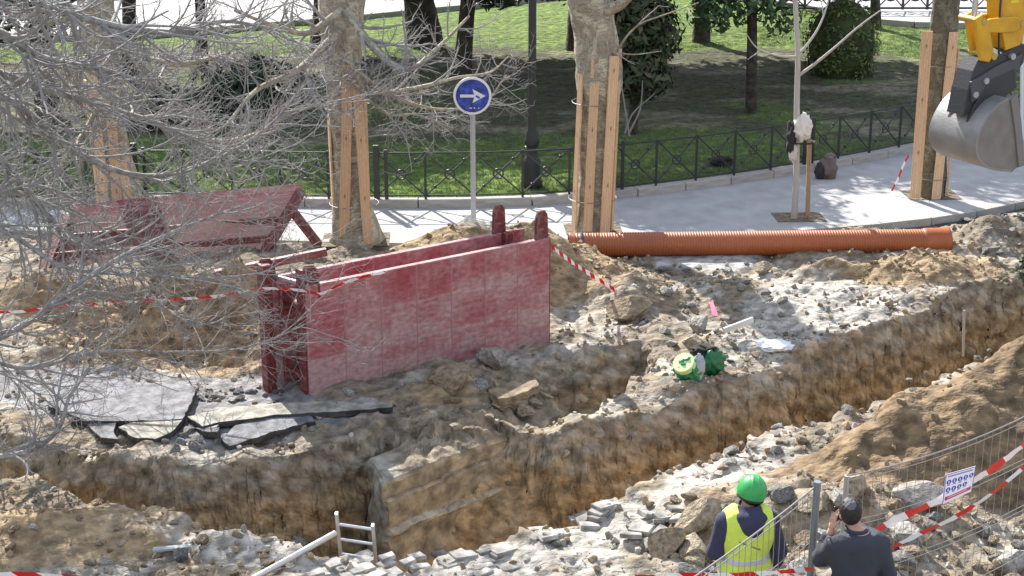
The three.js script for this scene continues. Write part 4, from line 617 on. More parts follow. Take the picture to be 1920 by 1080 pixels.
tape('red and white tape sloping from trench box right corner down to the boulder', [T(1034, 462, -20.7), T(1062, 484, -21), T(1100, 510, -21.5), T(1135, 532, -21.8), T(1165, 552, -22)], 0.075, 0.25);
tape('red and white tape low at the bottom edge passing the workers', [T(1190, 1082, -11.4), T(1290, 1078, -11.4), T(1400, 1077, -11.4), T(1470, 1072, -11.5), T(1528, 1066, -11.9)], 0.05, 0.4);
tape('red and white tape at the bottom left corner of the view', [T(-60, 1078, -11.5), T(60, 1077, -11.5), T(150, 1084, -11.5)], 0.05, 0.4);
tape('broader upper red and white tape strung along the wire fence panel', [T(1625, 1003, -11.95), T(1680, 975, -12.1), T(1760, 938, -12.3), T(1840, 892, -12.55), T(1890, 858, -12.75), T(1960, 800, -13)], 0.1, 0.46);
tape('narrow lower red and white tape strung along the wire fence panel', [T(1655, 1036, -11.9), T(1720, 1003, -12), T(1790, 970, -12.2), T(1860, 925, -12.4), T(1960, 842, -12.8)], 0.06, 0.4);
{ const z = G(1680, 360).z; tape('faint strip of tape leaning against the right boarded tree', [T(1672, 358, z + 0.2), T(1684, 335, z + 0.2), T(1693, 312, z + 0.15), T(1704, 290, z + 0.1)], 0.04, 0.3, () => V(1, 0, 0.2).normalize()); }
solo('tape_scrap', strip(spline([G(1342, 592, 0.3), G(1337, 578, 0.34), G(1334, 566, 0.3)], 8), () => 0.07, k => V(1, 0.3 * k, 0.2).normalize(), 0, 4), MS({ color: C3(0.75, 0.12, 0.22), side: THREE.DoubleSide }), 'small scrap of pink red tape lying among the pale rubble', 'tape');
// temporary wire fence
{
  const gal = stdM(0.40, 0.41, 0.42, { metalness: 0.6, roughness: 0.45 }), wire = stdM(0.30, 0.29, 0.28, { metalness: 0.4, roughness: 0.5 });
  const panel = (label, a, b, h, sag) => { const t = thing('wire_fence_panel', label, 'fence', null); const d = b.clone().sub(a), L = Math.hypot(d.x, d.z), m = Math.round(L / 0.1), bf = new Buf(); const topAt = f => { const p = a.clone().lerp(b, f); p.y -= sag * 4 * f * (1 - f); return p; };
    for (let k = 1; k < m; k++) { const p = topAt(k / m); bf.tube([p, p.clone().setY(p.y - h / 2).add(V(0, 0, 0.01)), p.clone().setY(p.y - h)], [0.0026, 0.0026], 4, false); }
    const w = part('wire_mesh', bf.geo(), wire, t); w.userData.kind = 'stuff';
    for (const y of [0, 0.05, 0.45, 0.5, 0.95, 1.0, 1.5, h - 0.02]) { const q = []; for (let k = 0; k <= 14; k++) { const p = topAt(k / 14); p.y -= y; q.push(p); } part('wire', tubeGeo(q, y === 0 ? 0.008 : 0.004, undefined, 5), wire, t); } return t; };
  const p1 = T(1588, 892, -12.75), p0 = T(1533, 903, -12.15);
  const fr = panel('wire mesh fence panel at the right, sagging and hung with tape', p1, T(1985, 748, -13.9), 1.85, 0.1);
  part('post', tubeGeo([V(p1.x, 0, p1.z), p1], 0.024, 0.024, 10), gal, fr);
  const fl = panel('wire mesh fence panel in front of the hi-vis worker', p0.clone().add(V(-0.03, -0.06, 0)), T(1290, 1090, -10.4), 1.75, 0.02);
  part('post', tubeGeo([V(p0.x - 0.02, 0, p0.z), p0], 0.032, 0.032, 12), stdM(0.22, 0.26, 0.28, { metalness: 0.5, roughness: 0.45 }), fl);
  part('foot_block', at(new RoundedBoxGeometry(0.6, 0.14, 0.22, 2, 0.03), p0.x, 0.07, p0.z), stdM(0.35, 0.34, 0.32), fl);
  // safety notice on the tape
  const cs = document.createElement('canvas'); cs.width = 256; cs.height = 256; const x = cs.getContext('2d'); x.fillStyle = '#f2f0f6'; x.fillRect(0, 0, 256, 256);
  x.fillStyle = '#5a55a8'; x.fillRect(0, 0, 256, 8); x.fillRect(0, 0, 6, 256); x.fillRect(250, 0, 6, 256); x.fillStyle = '#9c97c4'; x.fillRect(20, 18, 216, 14);
  const cols = [26, 74, 122, 170, 218]; for (let r = 0; r < 2; r++) for (let c = 0; c < (r ? 4 : 5); c++) { x.fillStyle = '#3a36a0'; x.beginPath(); x.arc(cols[c] + 8, 74 + r * 66, 20, 0, 6.3); x.fill(); x.fillStyle = '#e8e8f4'; x.beginPath(); x.arc(cols[c] + 8, 68 + r * 66, 6, 0, 6.3); x.fill(); x.fillRect(cols[c] + 2, 76 + r * 66, 12, 10); x.fillStyle = '#3a36a0'; x.fillRect(cols[c] - 6, 98 + r * 66, 28, 6); }
  x.fillStyle = '#c23a4c'; x.fillRect(14, 196, 228, 34); x.fillStyle = '#f2f0f6'; x.fillRect(40, 208, 170, 6);
  const tx = new THREE.CanvasTexture(cs); tx.colorSpace = THREE.SRGBColorSpace;
  const q = [T(1767, 946, -12.25), T(1822, 921, -12.38), T(1830, 874, -12.4), T(1774, 890, -12.27)]; const n = q[1].clone().sub(q[0]).cross(q[3].clone().sub(q[0])).normalize();
  const bb = new Buf(); bb.quad(...q); const t = thing('safety_notice', 'small white safety notice with rows of blue pictograms hung on the fence tape', 'sign'); part('printed_face', bb.geo(), MS({ map: tx, roughness: 0.5 }), t);
  const r = q.map(p => p.clone().addScaledVector(n, -0.006)), be = new Buf(); be.quad(r[1], r[0], r[3], r[2]); for (let i = 0; i < 4; i++) { const j = (i + 1) % 4; be.quad(q[j], q[i], r[i], r[j]); } part('board', be.geo(), stdM(0.5, 0.48, 0.6), t);
}

// ---------- stones, slabs, spoil ----------
const RK = mulberry(2024);
function faceUV(g, k) { if (g.index) g = g.toNonIndexed(); const p = g.attributes.position, uv = new Float32Array(p.count * 2), a = V(0, 0, 0), b = V(0, 0, 0), c = V(0, 0, 0); for (let i = 0; i < p.count; i += 3) { a.fromBufferAttribute(p, i); b.fromBufferAttribute(p, i + 1); c.fromBufferAttribute(p, i + 2); const n = b.clone().sub(a).cross(c.clone().sub(a)); const x = Math.abs(n.x), y = Math.abs(n.y), z = Math.abs(n.z); [a, b, c].forEach((q, j) => { const [u, v] = x > y && x > z ? [q.z, q.y] : y > z ? [q.x, q.z] : [q.x, q.y]; uv[(i + j) * 2] = u * k; uv[(i + j) * 2 + 1] = v * k; }); } g.setAttribute('uv', new THREE.BufferAttribute(uv, 2)); return g; }
function rockGeo(seed, det = 3, cuts = 9) { // angular stone: a ball cut by planes, then roughened
  const R = mulberry(seed), g = mergeVertices(new THREE.IcosahedronGeometry(1, det).deleteAttribute('normal').deleteAttribute('uv')); const pl = []; for (let k = 0; k < cuts; k++) { const n = V(R() * 2 - 1, R() * 2 - 1, R() * 2 - 1).normalize(); pl.push([n, 0.42 + 0.26 * R()]); }
  const p = g.attributes.position, v = V(0, 0, 0); for (let i = 0; i < p.count; i++) { v.fromBufferAttribute(p, i); for (const [n, d] of pl) { const q = v.dot(n); if (q > d) v.addScaledVector(n, d - q); } v.multiplyScalar(1 + 0.06 * N3(v.x * 3 + seed, v.y * 3, v.z * 3) + 0.03 * N3(v.x * 9, v.y * 9 + seed, v.z * 9)); p.setXYZ(i, v.x, v.y, v.z); }
  return faceUV(toCreasedNormals(g, 0.32), 0.6);
}
const rockGeos = []; for (let k = 0; k < 9; k++) rockGeos.push(rockGeo(300 + k * 7, 4, 11 + k));
const chunkGeos = []; for (let k = 0; k < 5; k++) chunkGeos.push(rockGeo(500 + k * 7, 2, 8));
const stoneM = { grey: [stdM(0.30, 0.285, 0.26), stdM(0.38, 0.36, 0.33), stdM(0.23, 0.22, 0.205)], tan: [stdM(0.36, 0.28, 0.19), stdM(0.41, 0.33, 0.235), stdM(0.30, 0.225, 0.145)], pale: [stdM(0.44, 0.41, 0.36), stdM(0.38, 0.35, 0.305), stdM(0.50, 0.47, 0.42)], asph: [stdM(0.13, 0.13, 0.135), stdM(0.2, 0.2, 0.205), stdM(0.34, 0.34, 0.34)] };
for (const k in stoneM) for (const m of stoneM[k]) { m.map = TX.dirtCol; m.bumpMap = TX.dirt; m.bumpScale = 0.02; }
const ground = (px, py) => { let g = G(px, py); for (let k = 0; k < 6; k++) { const y = H(g.x, g.z); g = G(px, py, y); } return g; };
function stone(geo, mat, p, s, R, label, group, name = 'rubble_stone', cat = 'stone', sink = 0.35, flat = 0.8) { const m = part(numbered(name), geo, mat, scene); const sc = V(s * (0.8 + 0.5 * R()), s * flat * (0.7 + 0.4 * R()), s * (0.8 + 0.4 * R())); m.scale.copy(sc); m.position.set(p.x, p.y + sc.y * (0.6 - sink), p.z); m.rotation.set((R() - 0.5) * 0.7, R() * 6.28, (R() - 0.5) * 0.7); return tag(m, label, cat, group); }
// countable stones of each heap
const heapsOfStones = [
  ['rough tan and grey stone in the heap behind the wire fence', 'stones heaped behind the wire fence', [[1440, 890], [1640, 900], [1760, 950], [1960, 960], [1960, 1100], [1440, 1100]], 90, [0.05, 0.2], 'tan', 'grey'],
  ['rough tan stone in the heap left of the hi-vis worker', 'stones heaped left of the hi-vis worker', [[1180, 960], [1260, 930], [1340, 900], [1420, 960], [1420, 1100], [1200, 1100]], 34, [0.05, 0.16], 'tan', 'grey'],
  ['pale dusty stone in the rubble below the orange pipe', 'stones in the rubble below the orange pipe', [[1180, 500], [1560, 490], [1640, 560], [1440, 680], [1300, 690], [1200, 600]], 46, [0.05, 0.15], 'pale', 'grey'],
  ['dark grey broken stone in the pile at the right kerb', 'broken stones piled at the right kerb', [[1790, 420], [1850, 395], [1960, 385], [1960, 480], [1800, 470]], 46, [0.06, 0.15], 'grey', 'asph'],
  ['grey broken stone in the small pile left of the red box', 'stones piled left of the red box', [[372, 732], [440, 724], [526, 726], [524, 756], [380, 758]], 22, [0.05, 0.1], 'pale', 'asph'],
  ['dark broken chunk among the cracked asphalt slabs', 'chunks among the cracked asphalt', [[310, 812], [360, 800], [415, 830], [390, 850], [310, 846]], 16, [0.05, 0.1], 'asph', 'grey'],
  ['loose stone along the far lip of the main trench', 'loose stones along the far trench lip', [[1120, 770], [1330, 690], [1500, 630], [1760, 550], [1780, 575], [1500, 660], [1320, 718], [1140, 785]], 22, [0.04, 0.09], 'grey', 'tan'],
  ['loose stone along the near lip of the main trench', 'loose stones along the near trench lip', [[1300, 870], [1440, 806], [1700, 712], [1900, 630], [1960, 640], [1760, 720], [1480, 840], [1340, 890]], 34, [0.04, 0.12], 'grey', 'tan'],
  ['sandy stone on the bank at the lower left', 'stones on the lower left bank', [[0, 900], [180, 940], [420, 1000], [560, 1060], [400, 1090], [0, 1090]], 40, [0.04, 0.11], 'tan', 'pale'],
  ['muddy stone in the broken ground before the red box', 'stones in the broken ground before the red box', [[860, 700], [960, 690], [1080, 780], [1060, 820], [920, 830], [820, 790]], 26, [0.05, 0.14], 'tan', 'grey'],
  ['small stone in the sandy pit behind the twigs', 'stones in the sandy pit behind the twigs', [[40, 580], [300, 540], [480, 540], [480, 690], [120, 670]], 24, [0.05, 0.12], 'tan', 'grey'],
];
for (const [label, group, pl, n, [s0, s1], k1, k2] of heapsOfStones) {
  const xs = pl.map(p => p[0]), ys = pl.map(p => p[1]), x0 = Math.min(...xs), x1 = Math.max(...xs), y0 = Math.min(...ys), y1 = Math.max(...ys); let c = 0, guard = 0;
  while (c < n && guard++ < 5000) { const px = lerp(x0, x1, RK()), py = lerp(y0, y1, RK()); if (sdf(pl, px, py) < 0) continue; const p = ground(px, py); const z = zones(p.x, p.z); if (Math.max(z.main, z.side) > 0.08 && !label.startsWith('muddy')) continue; if (H(p.x, p.z, true)[1].br > 0.3 && RK() < 0.9) continue; const s = lerp(s0, s1, Math.pow(RK(), 1.8)); stone(rockGeos[Math.floor(RK() * 9)], stoneM[RK() < 0.6 ? k1 : k2][Math.floor(RK() * 3)], p, s, RK, label, group); c++; }
}
// stones that stand out
const big = (label, px, py, s, k, i, gi, rot, mat) => { const p = ground(px, py); const m = part(numbered('boulder'), rockGeos[gi], mat ?? stoneM[k][i], scene); m.scale.set(...s); m.position.set(p.x, p.y + s[1] * 0.45, p.z); m.rotation.set(...rot); return tag(m, label, 'boulder'); };
big('pale jagged boulder leaning against the red box front plate', 925, 690, [0.24, 0.3, 0.2], 'pale', 1, 2, [0.2, 0.6, 0.2]);
big('large brown boulder block with sunlit rim right of the red box', 1178, 598, [0.42, 0.24, 0.3], 'tan', 2, 4, [0.1, 0.3, 0.05]);
big('brown wedge shaped boulder just above the green sacks', 1300, 655, [0.34, 0.2, 0.22], 'tan', 1, 5, [0, 0.9, -0.2]);
big('grey upright boulder in the middle of the rubble below the pipe', 1312, 622, [0.2, 0.26, 0.2], 'grey', 1, 6, [0.3, 0.2, 0.4]);
big('large grey boulder behind the tall fence post', 1525, 958, [0.3, 0.22, 0.26], 'tan', 1, 1, [0, 0.4, 0.1]);
big('brown boulder with flat face behind the dark haired man', 1600, 930, [0.26, 0.2, 0.22], 'tan', 1, 3, [0.3, 0.7, 0.1]);
big('long whitish grey boulder behind the upper tape', 1710, 945, [0.46, 0.18, 0.22], 'pale', 1, 0, [0, 0.2, -0.15]);
big('dusty grey boulder below the long whitish one', 1690, 1015, [0.28, 0.18, 0.22], 'grey', 1, 7, [0.2, 1.2, 0.1]);
big('tan slanting boulder left of the green helmet', 1320, 985, [0.36, 0.24, 0.26], 'tan', 1, 8, [0.1, 0.4, 0.5]);
big('brown boulder with lit ridge low left of the hi-vis worker', 1250, 1040, [0.24, 0.2, 0.2], 'tan', 0, 4, [0.4, 0.2, 0.3]);
big('rounded tan boulder touching the hi-vis worker on his left', 1305, 1050, [0.2, 0.22, 0.18], 'tan', 1, 2, [0.4, 1.2, 0.3]);
big('grey boulder at the lower right corner of the view', 1900, 1070, [0.3, 0.2, 0.22], 'grey', 1, 5, [0.2, 0.2, 0.1]);
big('brown clod slumped at the corner of the red box foot', 850, 720, [0.4, 0.26, 0.3], 'tan', 2, 6, [0.2, 0.5, 0.1]);
big('grey stone in the bottom of the trench by the ladder', 556, 1030, [0.2, 0.15, 0.16], 'grey', 1, 1, [0.1, 0.5, 0.1]);
big('brown lump beside the dark hole in front of the box', 960, 765, [0.38, 0.18, 0.26], 'tan', 0, 3, [0.1, 0.3, 0]);
big('small pair stone white and rounded at the box front foot', 654, 742, [0.09, 0.09, 0.08], 'pale', 2, 2, [0, 0, 0]);
big('smaller angular white stone at the box front foot', 630, 745, [0.07, 0.07, 0.07], 'pale', 2, 7, [0, 1, 0]);
big('light brown stone under the middle of the orange pipe', 1430, 512, [0.2, 0.14, 0.15], 'tan', 1, 4, [0, 0.3, 0]);
big('dark stone lying on the near left bank by a grey strip', 340, 1052, [0.12, 0.13, 0.11], 'asph', 1, 3, [0.2, 0.4, 0]);
// flat broken slabs
function slabGeo(pts, th, R, jag = 0.02) { const o = []; for (let i = 0; i < pts.length; i++) { const a = pts[i], b = pts[(i + 1) % pts.length], n = Math.max(1, Math.round(Math.hypot(b[0] - a[0], b[1] - a[1]) / 0.09)); for (let k = 0; k < n; k++) { const t = k / n; o.push([lerp(a[0], b[0], t) + (k ? (R() - 0.5) * jag * 2 : 0), lerp(a[1], b[1], t) + (k ? (R() - 0.5) * jag * 2 : 0)]); } }
  const s = new THREE.Shape(o.map(p => new THREE.Vector2(p[0], -p[1]))); const g = new THREE.ExtrudeGeometry(s, { depth: th, bevelEnabled: true, bevelThickness: 0.006, bevelSize: 0.006, bevelSegments: 1 }); g.rotateX(-Math.PI / 2); const u = g.attributes.uv, p = g.attributes.position; for (let i = 0; i < p.count; i++) u.setXY(i, p.getX(i) * 0.8, p.getZ(i) * 0.8 + p.getY(i)); return g; }
const asphTop = stdM(0.235, 0.235, 0.255, { map: TX.dirtCol, bumpMap: TX.fine, bumpScale: 0.006 }), asphEdge = stdM(0.07, 0.066, 0.062, { map: TX.dirtCol, bumpMap: TX.dirt, bumpScale: 0.03 }), yellowish = stdM(0.38, 0.365, 0.315, { map: TX.dirtCol, bumpMap: TX.fine, bumpScale: 0.006 });
const asphSlab = (label, px, y, th, tilt, top, seed, group) => { const w = px.map(p => G(p[0], p[1], y)), c = w.reduce((a, b) => a.add(b), V(0, 0, 0)).multiplyScalar(1 / w.length); const g = slabGeo(w.map(p => [p.x - c.x, p.z - c.z]), th, mulberry(seed), 0.018); const m = part(numbered('asphalt_slab'), g, [top, asphEdge], scene); m.position.set(c.x, y - th, c.z); m.rotation.set(...tilt); tag(m, label, 'asphalt slab', group); return m; };
asphSlab('largest bluish grey asphalt slab, left of the pile of stones', [[110, 712], [240, 716], [372, 724], [360, 752], [342, 786], [250, 790], [162, 790], [90, 760]], 0.10, 0.06, [0, 0, 0], asphTop, 1);
asphSlab('yellowish asphalt slab edge in front of the bluish slab', [[222, 802], [246, 794], [342, 790], [318, 812], [290, 822], [248, 818]], 0.08, 0.06, [0.05, 0, 0], yellowish, 2);
asphSlab('small asphalt corner piece left of the yellowish slab', [[165, 796], [218, 796], [214, 812], [222, 822], [190, 818]], 0.06, 0.06, [0.1, 0, 0.05], asphTop, 3);
asphSlab('long asphalt strip running from the crack to the red box', [[352, 782], [430, 764], [520, 756], [640, 752], [735, 756], [735, 764], [640, 772], [520, 778], [430, 790], [380, 800]], 0.09, 0.06, [0, 0, 0], yellowish, 4);
asphSlab('broken asphalt slab lying tilted in front of the long strip', [[440, 800], [500, 784], [580, 778], [590, 790], [520, 806], [430, 832], [415, 822]], 0.04, 0.06, [0.08, 0, -0.03], asphTop, 5);
asphSlab('triangular asphalt slab standing up at the crack', [[368, 796], [412, 790], [408, 820], [385, 812]], 0.08, 0.06, [-0.15, 0, 0.15], asphTop, 6);
const slabM = [stdM(0.52, 0.495, 0.46), stdM(0.46, 0.435, 0.40), stdM(0.36, 0.34, 0.315)]; for (const m of slabM) { m.map = TX.dirtCol; m.bumpMap = TX.fine; m.bumpScale = 0.005; }
{ const R = mulberry(66); const c = ground(1226, 560); const g = slabGeo([[-0.3, -0.2], [0.16, -0.24], [0.34, 0.02], [0.22, 0.2], [-0.08, 0.22]], 0.07, R, 0.008); const m = solo('stone_slab', g, slabM[0], 'flat pale stone slab lying tilted right of the big brown boulder', 'slab'); m.position.set(c.x, c.y + 0.12, c.z); m.rotation.set(0.35, 0.2, -0.12);
  const cov = slabGeo([[-0.3, -0.16], [0.1, -0.18], [0.3, -0.06], [0.24, 0.1], [-0.1, 0.15], [-0.3, 0.1]], 0.09, R, 0.03); const p = ground(1000, 755), m2 = solo('cover_slab', cov, stoneM.tan[2], 'earth covered slab lying over the dark hole in front of the box', 'slab'); m2.position.set(p.x - 0.2, p.y + 0.1, p.z); m2.rotation.set(0.1, 0.5, 0.06); }
// paving pieces left along the near lip of the trench
{ const R = mulberry(91); const variants = []; for (let k = 0; k < 6; k++) { const w = 0.07 + 0.06 * R(), d = 0.045 + 0.035 * R(); variants.push(slabGeo([[-w, -d * (0.7 + 0.3 * R())], [w * (0.6 + 0.4 * R()), -d], [w, d * (0.5 + 0.5 * R())], [-w * (0.7 + 0.3 * R()), d]], 0.03 + 0.015 * R(), R, 0.012)); }
  const put = (px, py, lift, label, group, rough) => { const p = ground(px, py), m = solo('paving_piece', variants[Math.floor(R() * 6)], slabM[Math.floor(R() * 3)], label, 'paving slab', group); m.position.set(p.x, p.y + lift - 0.03, p.z); m.rotation.set((R() - 0.5) * rough, 0.45 + (R() - 0.5) * rough * 2, (R() - 0.5) * rough); };
  for (let k = 0; k < 46; k++) { const t = R(), px = lerp(570, 990, t), py = lerp(1052, 1024, t) + R() * 50; put(px, py, -0.012 + R() * 0.02, 'pale broken paving piece on the bank right of the ladder', 'broken paving right of the ladder', 0.2); }
  for (let k = 0; k < 26; k++) { const t = R(), px = lerp(1000, 1150, t), py = lerp(1008, 950, t) + (R() - 0.3) * 36; put(px, py, R() * 0.08, 'grey paving piece stacked loosely at the near trench corner', 'paving stacked at the near trench corner', 0.5); }
  for (let k = 0; k < 14; k++) { put(lerp(1180, 1270, R()), lerp(965, 1030, R()), 0.04 + R() * 0.06, 'grey paving piece among the tan stones left of the workers', 'paving among the stones left of the workers', 1.2); } }
// concrete duct left standing in the trench
{
  const a = G(718, 906, -0.15), b0 = G(874, 847, -0.15), d = b0.clone().sub(a).setY(0).normalize(), e = G(690, 861, -0.15).sub(a).setY(0); const L = 2.9, along = e.dot(d), W = Math.sqrt(e.lengthSq() - along * along), Hd = 1.75; const t = thing('concrete_duct', 'old square concrete duct with board marks standing in the middle of the trench', 'duct', null, V(a.x, 0, a.z), Math.atan2(-d.z, d.x));
  const g0 = new THREE.BoxGeometry(L, Hd, W, 90, 60, 30); g0.translate(L / 2, -0.15 - Hd / 2, -W / 2); const g = mergeVertices(g0.deleteAttribute('normal').deleteAttribute('uv')); const p = g.attributes.position, col = [], uv = [];
  for (let i = 0; i < p.count; i++) { let x = p.getX(i), y = p.getY(i), z = p.getZ(i); const front = z > -0.001, top = y > -0.151, left = x < 0.001; const n = fbm(x * 3, y * 3, z * 3, 5) + 0.35 * (0.45 - clods(x * 6, y * 6, z * 6)); const yb = -0.15 - 0.06 * N3(x * 2, 0, 3);
    if (front) { const c1 = -0.36 - 0.02 * N2(x * 3, 2), c2 = -0.72 - 0.03 * N2(x * 3, 5); let o = 0.06 * n; if (y < c1) o += 0.035; if (y < c2) o += 0.05; if (y < c2 && y > c2 - 0.05) o += 0.03; o += 0.1 * sm(1.1, 2.4, x) * fbm(x * 2, y * 2, 5, 3) * 2 + 0.18 * sm(-0.9, -1.8, y); z += o; }
    if (top) { y += 0.02 * n + 0.28 * sm(0.25, 0.9, x + 0.4 * N2(x * 2, z * 2)) * sm(0.08, -0.35, z) * (0.5 + n); } if (left) x += 0.1 * n - 0.1 * sm(-0.5, -1.6, y); if (front && top) y -= 0.06 * Math.abs(n) + 0.03; if ((front && left) || (left && top)) { x += 0.05 + 0.05 * n; };
    x += along * clamp(-z / W) * sm(1.5, 0.2, x); p.setXYZ(i, x, y, z); const soil = Math.max(sm(0.25, 0.75, x + 0.4 * N2(x * 2, z * 2 + y)) * (top ? 1 : 0), front ? 0.85 : 0, sm(-0.7, -1.1, y)); let c = mix3([0.35, 0.32, 0.265], front ? [0.48, 0.36, 0.215] : [0.30, 0.225, 0.145], clamp(soil * (0.8 + 0.5 * n))); if (front && Math.abs(y + 0.74 + 0.03 * N2(x * 3, 5)) < 0.035) c = mix3(c, [0.58, 0.51, 0.38], 0.8); if (front && Math.abs(y + 0.36) < 0.018) c = mix3(c, [0.2, 0.14, 0.08], 0.6); const f = 1 + 0.25 * N3(x * 8, y * 8, z * 8); col.push(...c.map(k => k * f)); uv.push(x * 0.7 + z * 0.5, y * 0.7 + z * 0.4); }
  g.setAttribute('color', new THREE.Float32BufferAttribute(col, 3)); g.setAttribute('uv', new THREE.Float32BufferAttribute(uv, 2)); part('duct_body', faceUV(toCreasedNormals(g, 0.7), 0.7), MS({ vertexColors: true, map: TX.dirtCol, bumpMap: TX.dirt, bumpScale: 0.02 }), t);
}
// litter
{
  const p = ground(1290, 708), t = thing('green_sack', 'crumpled green plastic sack with a pale round lid on the trench lip', 'sack', null); const gm = stdM(0.03, 0.22, 0.09, { roughness: 0.35 });
  part('sack_body', lump(V(p.x, p.y + 0.12, p.z), [0.17, 0.15, 0.14], 31, 0.28, 6, 3.4), gm, t); part('lid', at(new THREE.CylinderGeometry(0.14, 0.15, 0.07, 24), p.x - 0.06, p.y + 0.21, p.z + 0.05, 0.55, 0, 0.5), stdM(0.55, 0.72, 0.33, { roughness: 0.5 }), t); part('grey_flap', lump(V(p.x + 0.13, p.y + 0.15, p.z + 0.04), [0.07, 0.16, 0.06], 35, 0.3), stdM(0.35, 0.40, 0.44, { roughness: 0.5 }), t);
  const q = ground(1335, 700), t2 = thing('green_sack', 'dark green plastic sack with black top on the trench lip', 'sack', null); part('sack_body', lump(V(q.x, q.y + 0.15, q.z), [0.15, 0.18, 0.13], 41, 0.3, 6, 3.6), stdM(0.015, 0.14, 0.05, { roughness: 0.3 }), t2); part('black_top', lump(V(q.x - 0.1, q.y + 0.3, q.z - 0.05), [0.15, 0.06, 0.1], 43, 0.5), stdM(0.02, 0.02, 0.02), t2);
  const s = ground(1450, 655); solo('plastic_sheet', lump(V(s.x, s.y + 0.05, s.z), [0.25, 0.06, 0.16], 51, 0.32, 6, 3.5), stdM(0.75, 0.76, 0.8, { roughness: 0.4 }), 'white crumpled plastic sheet lying on the far trench lip', 'plastic sheet');
  const w = ground(1385, 625); solo('pale_batten', beam(V(w.x - 0.22, w.y + 0.08, w.z + 0.12), V(w.x + 0.2, w.y + 0.16, w.z - 0.1), 0.08, 0.04, V(0, 1, 0)), stdM(0.55, 0.54, 0.52), 'short pale broken board among the white rubble', 'board');
  const v = ground(345, 1038); solo('grey_strip', beam(V(v.x - 0.3, v.y + 0.05, v.z + 0.02), V(v.x + 0.45, v.y + 0.06, v.z - 0.12), 0.07, 0.03, V(0, 0, 1)), stdM(0.38, 0.39, 0.4, { roughness: 0.5 }), 'pale grey plastic strip lying on the bank at lower left', 'strip');
  const bR = mulberry(17), bb = new Buf(); const c = T(1925, 512, G(1925, 530).z); leaves(bb, bR, V(c.x + 0.15, c.y + 0.05, c.z), [0.3, 0.32, 0.2], 420, 0.05, GR.mid); const wd = thing('weed_clump', 'clump of green weed on the trench edge at the right border', 'plant'); part('foliage', bb.geo(), leafM, wd); part('stem', tubeGeo([V(c.x + 0.2, c.y - 0.4, c.z), V(c.x + 0.15, c.y + 0.2, c.z)], 0.012, 0.006, 5), twigM, wd);
  const rd = T(1808, 585, G(1808, 560).z); solo('marker_rod', tubeGeo([T(1808, 582, -21.3), T(1806, 668, -21.2)], 0.018, 0.018, 6), stdM(0.35, 0.32, 0.27), 'thin upright rod against the far trench wall at right', 'rod');
}
// gravel and small clods everywhere on the dig
{
  const R = mulberry(404), n = 9000; const kinds = [['grey', 0], ['pale', 0], ['tan', 0]]; const cc = new THREE.Color(), m4 = new THREE.Matrix4(), qq = new THREE.Quaternion(), eu = new THREE.Euler();
  const gg = chunkGeos.map(g => g); const im = gg.map(g => new THREE.InstancedMesh(g, MS({ map: TX.dirtCol, roughness: 0.95 }), n / 5));
  im.forEach((I, gi) => { let c = 0; while (c < n / 5) { const z = -13 - 13.5 * Math.pow(R(), 0.8), x = (R() * 2 - 1) * (-z * 0.34 + 0.5); const q = zones(x, z); if (q.kerb < 0.4) continue; const dn = fbm(x * 0.7, 4, z * 0.7, 3); if (dn < -0.16 + 0.25 * R() && R() < 0.8) continue; if (q.asph > 0.05 && R() < 0.6) continue; if (Math.max(q.main, q.side) > 0.03 && R() < 0.86) continue; if (q.patch > 0 && R() < 0.9) continue;
      const out = H(x, z, true); if (out[1].br > 0.3 && R() < 0.85) continue; const s = 0.009 + 0.055 * Math.pow(R(), 4); eu.set(R() * 6, R() * 6, R() * 6); qq.setFromEuler(eu); m4.compose(V(x, out[0] + s * 0.2, z), qq, V(s * (0.8 + 0.6 * R()), s * 0.8, s)); I.setMatrixAt(c, m4); const k = R(); const b = 0.75 + 0.5 * R(); const base = out[1].sand > 0.4 || k < 0.5 ? [0.36, 0.265, 0.165] : k < 0.8 ? [0.31, 0.275, 0.225] : [0.48, 0.445, 0.39]; cc.setRGB(base[0] * b, base[1] * b, base[2] * b); I.setColorAt(c, cc); c++; }
    I.name = numbered('gravel'); I.userData.kind = 'stuff'; tag(I, 'loose gravel and small clods scattered over the dug ground', 'gravel', 'loose gravel over the dig'); scene.add(I); });
}

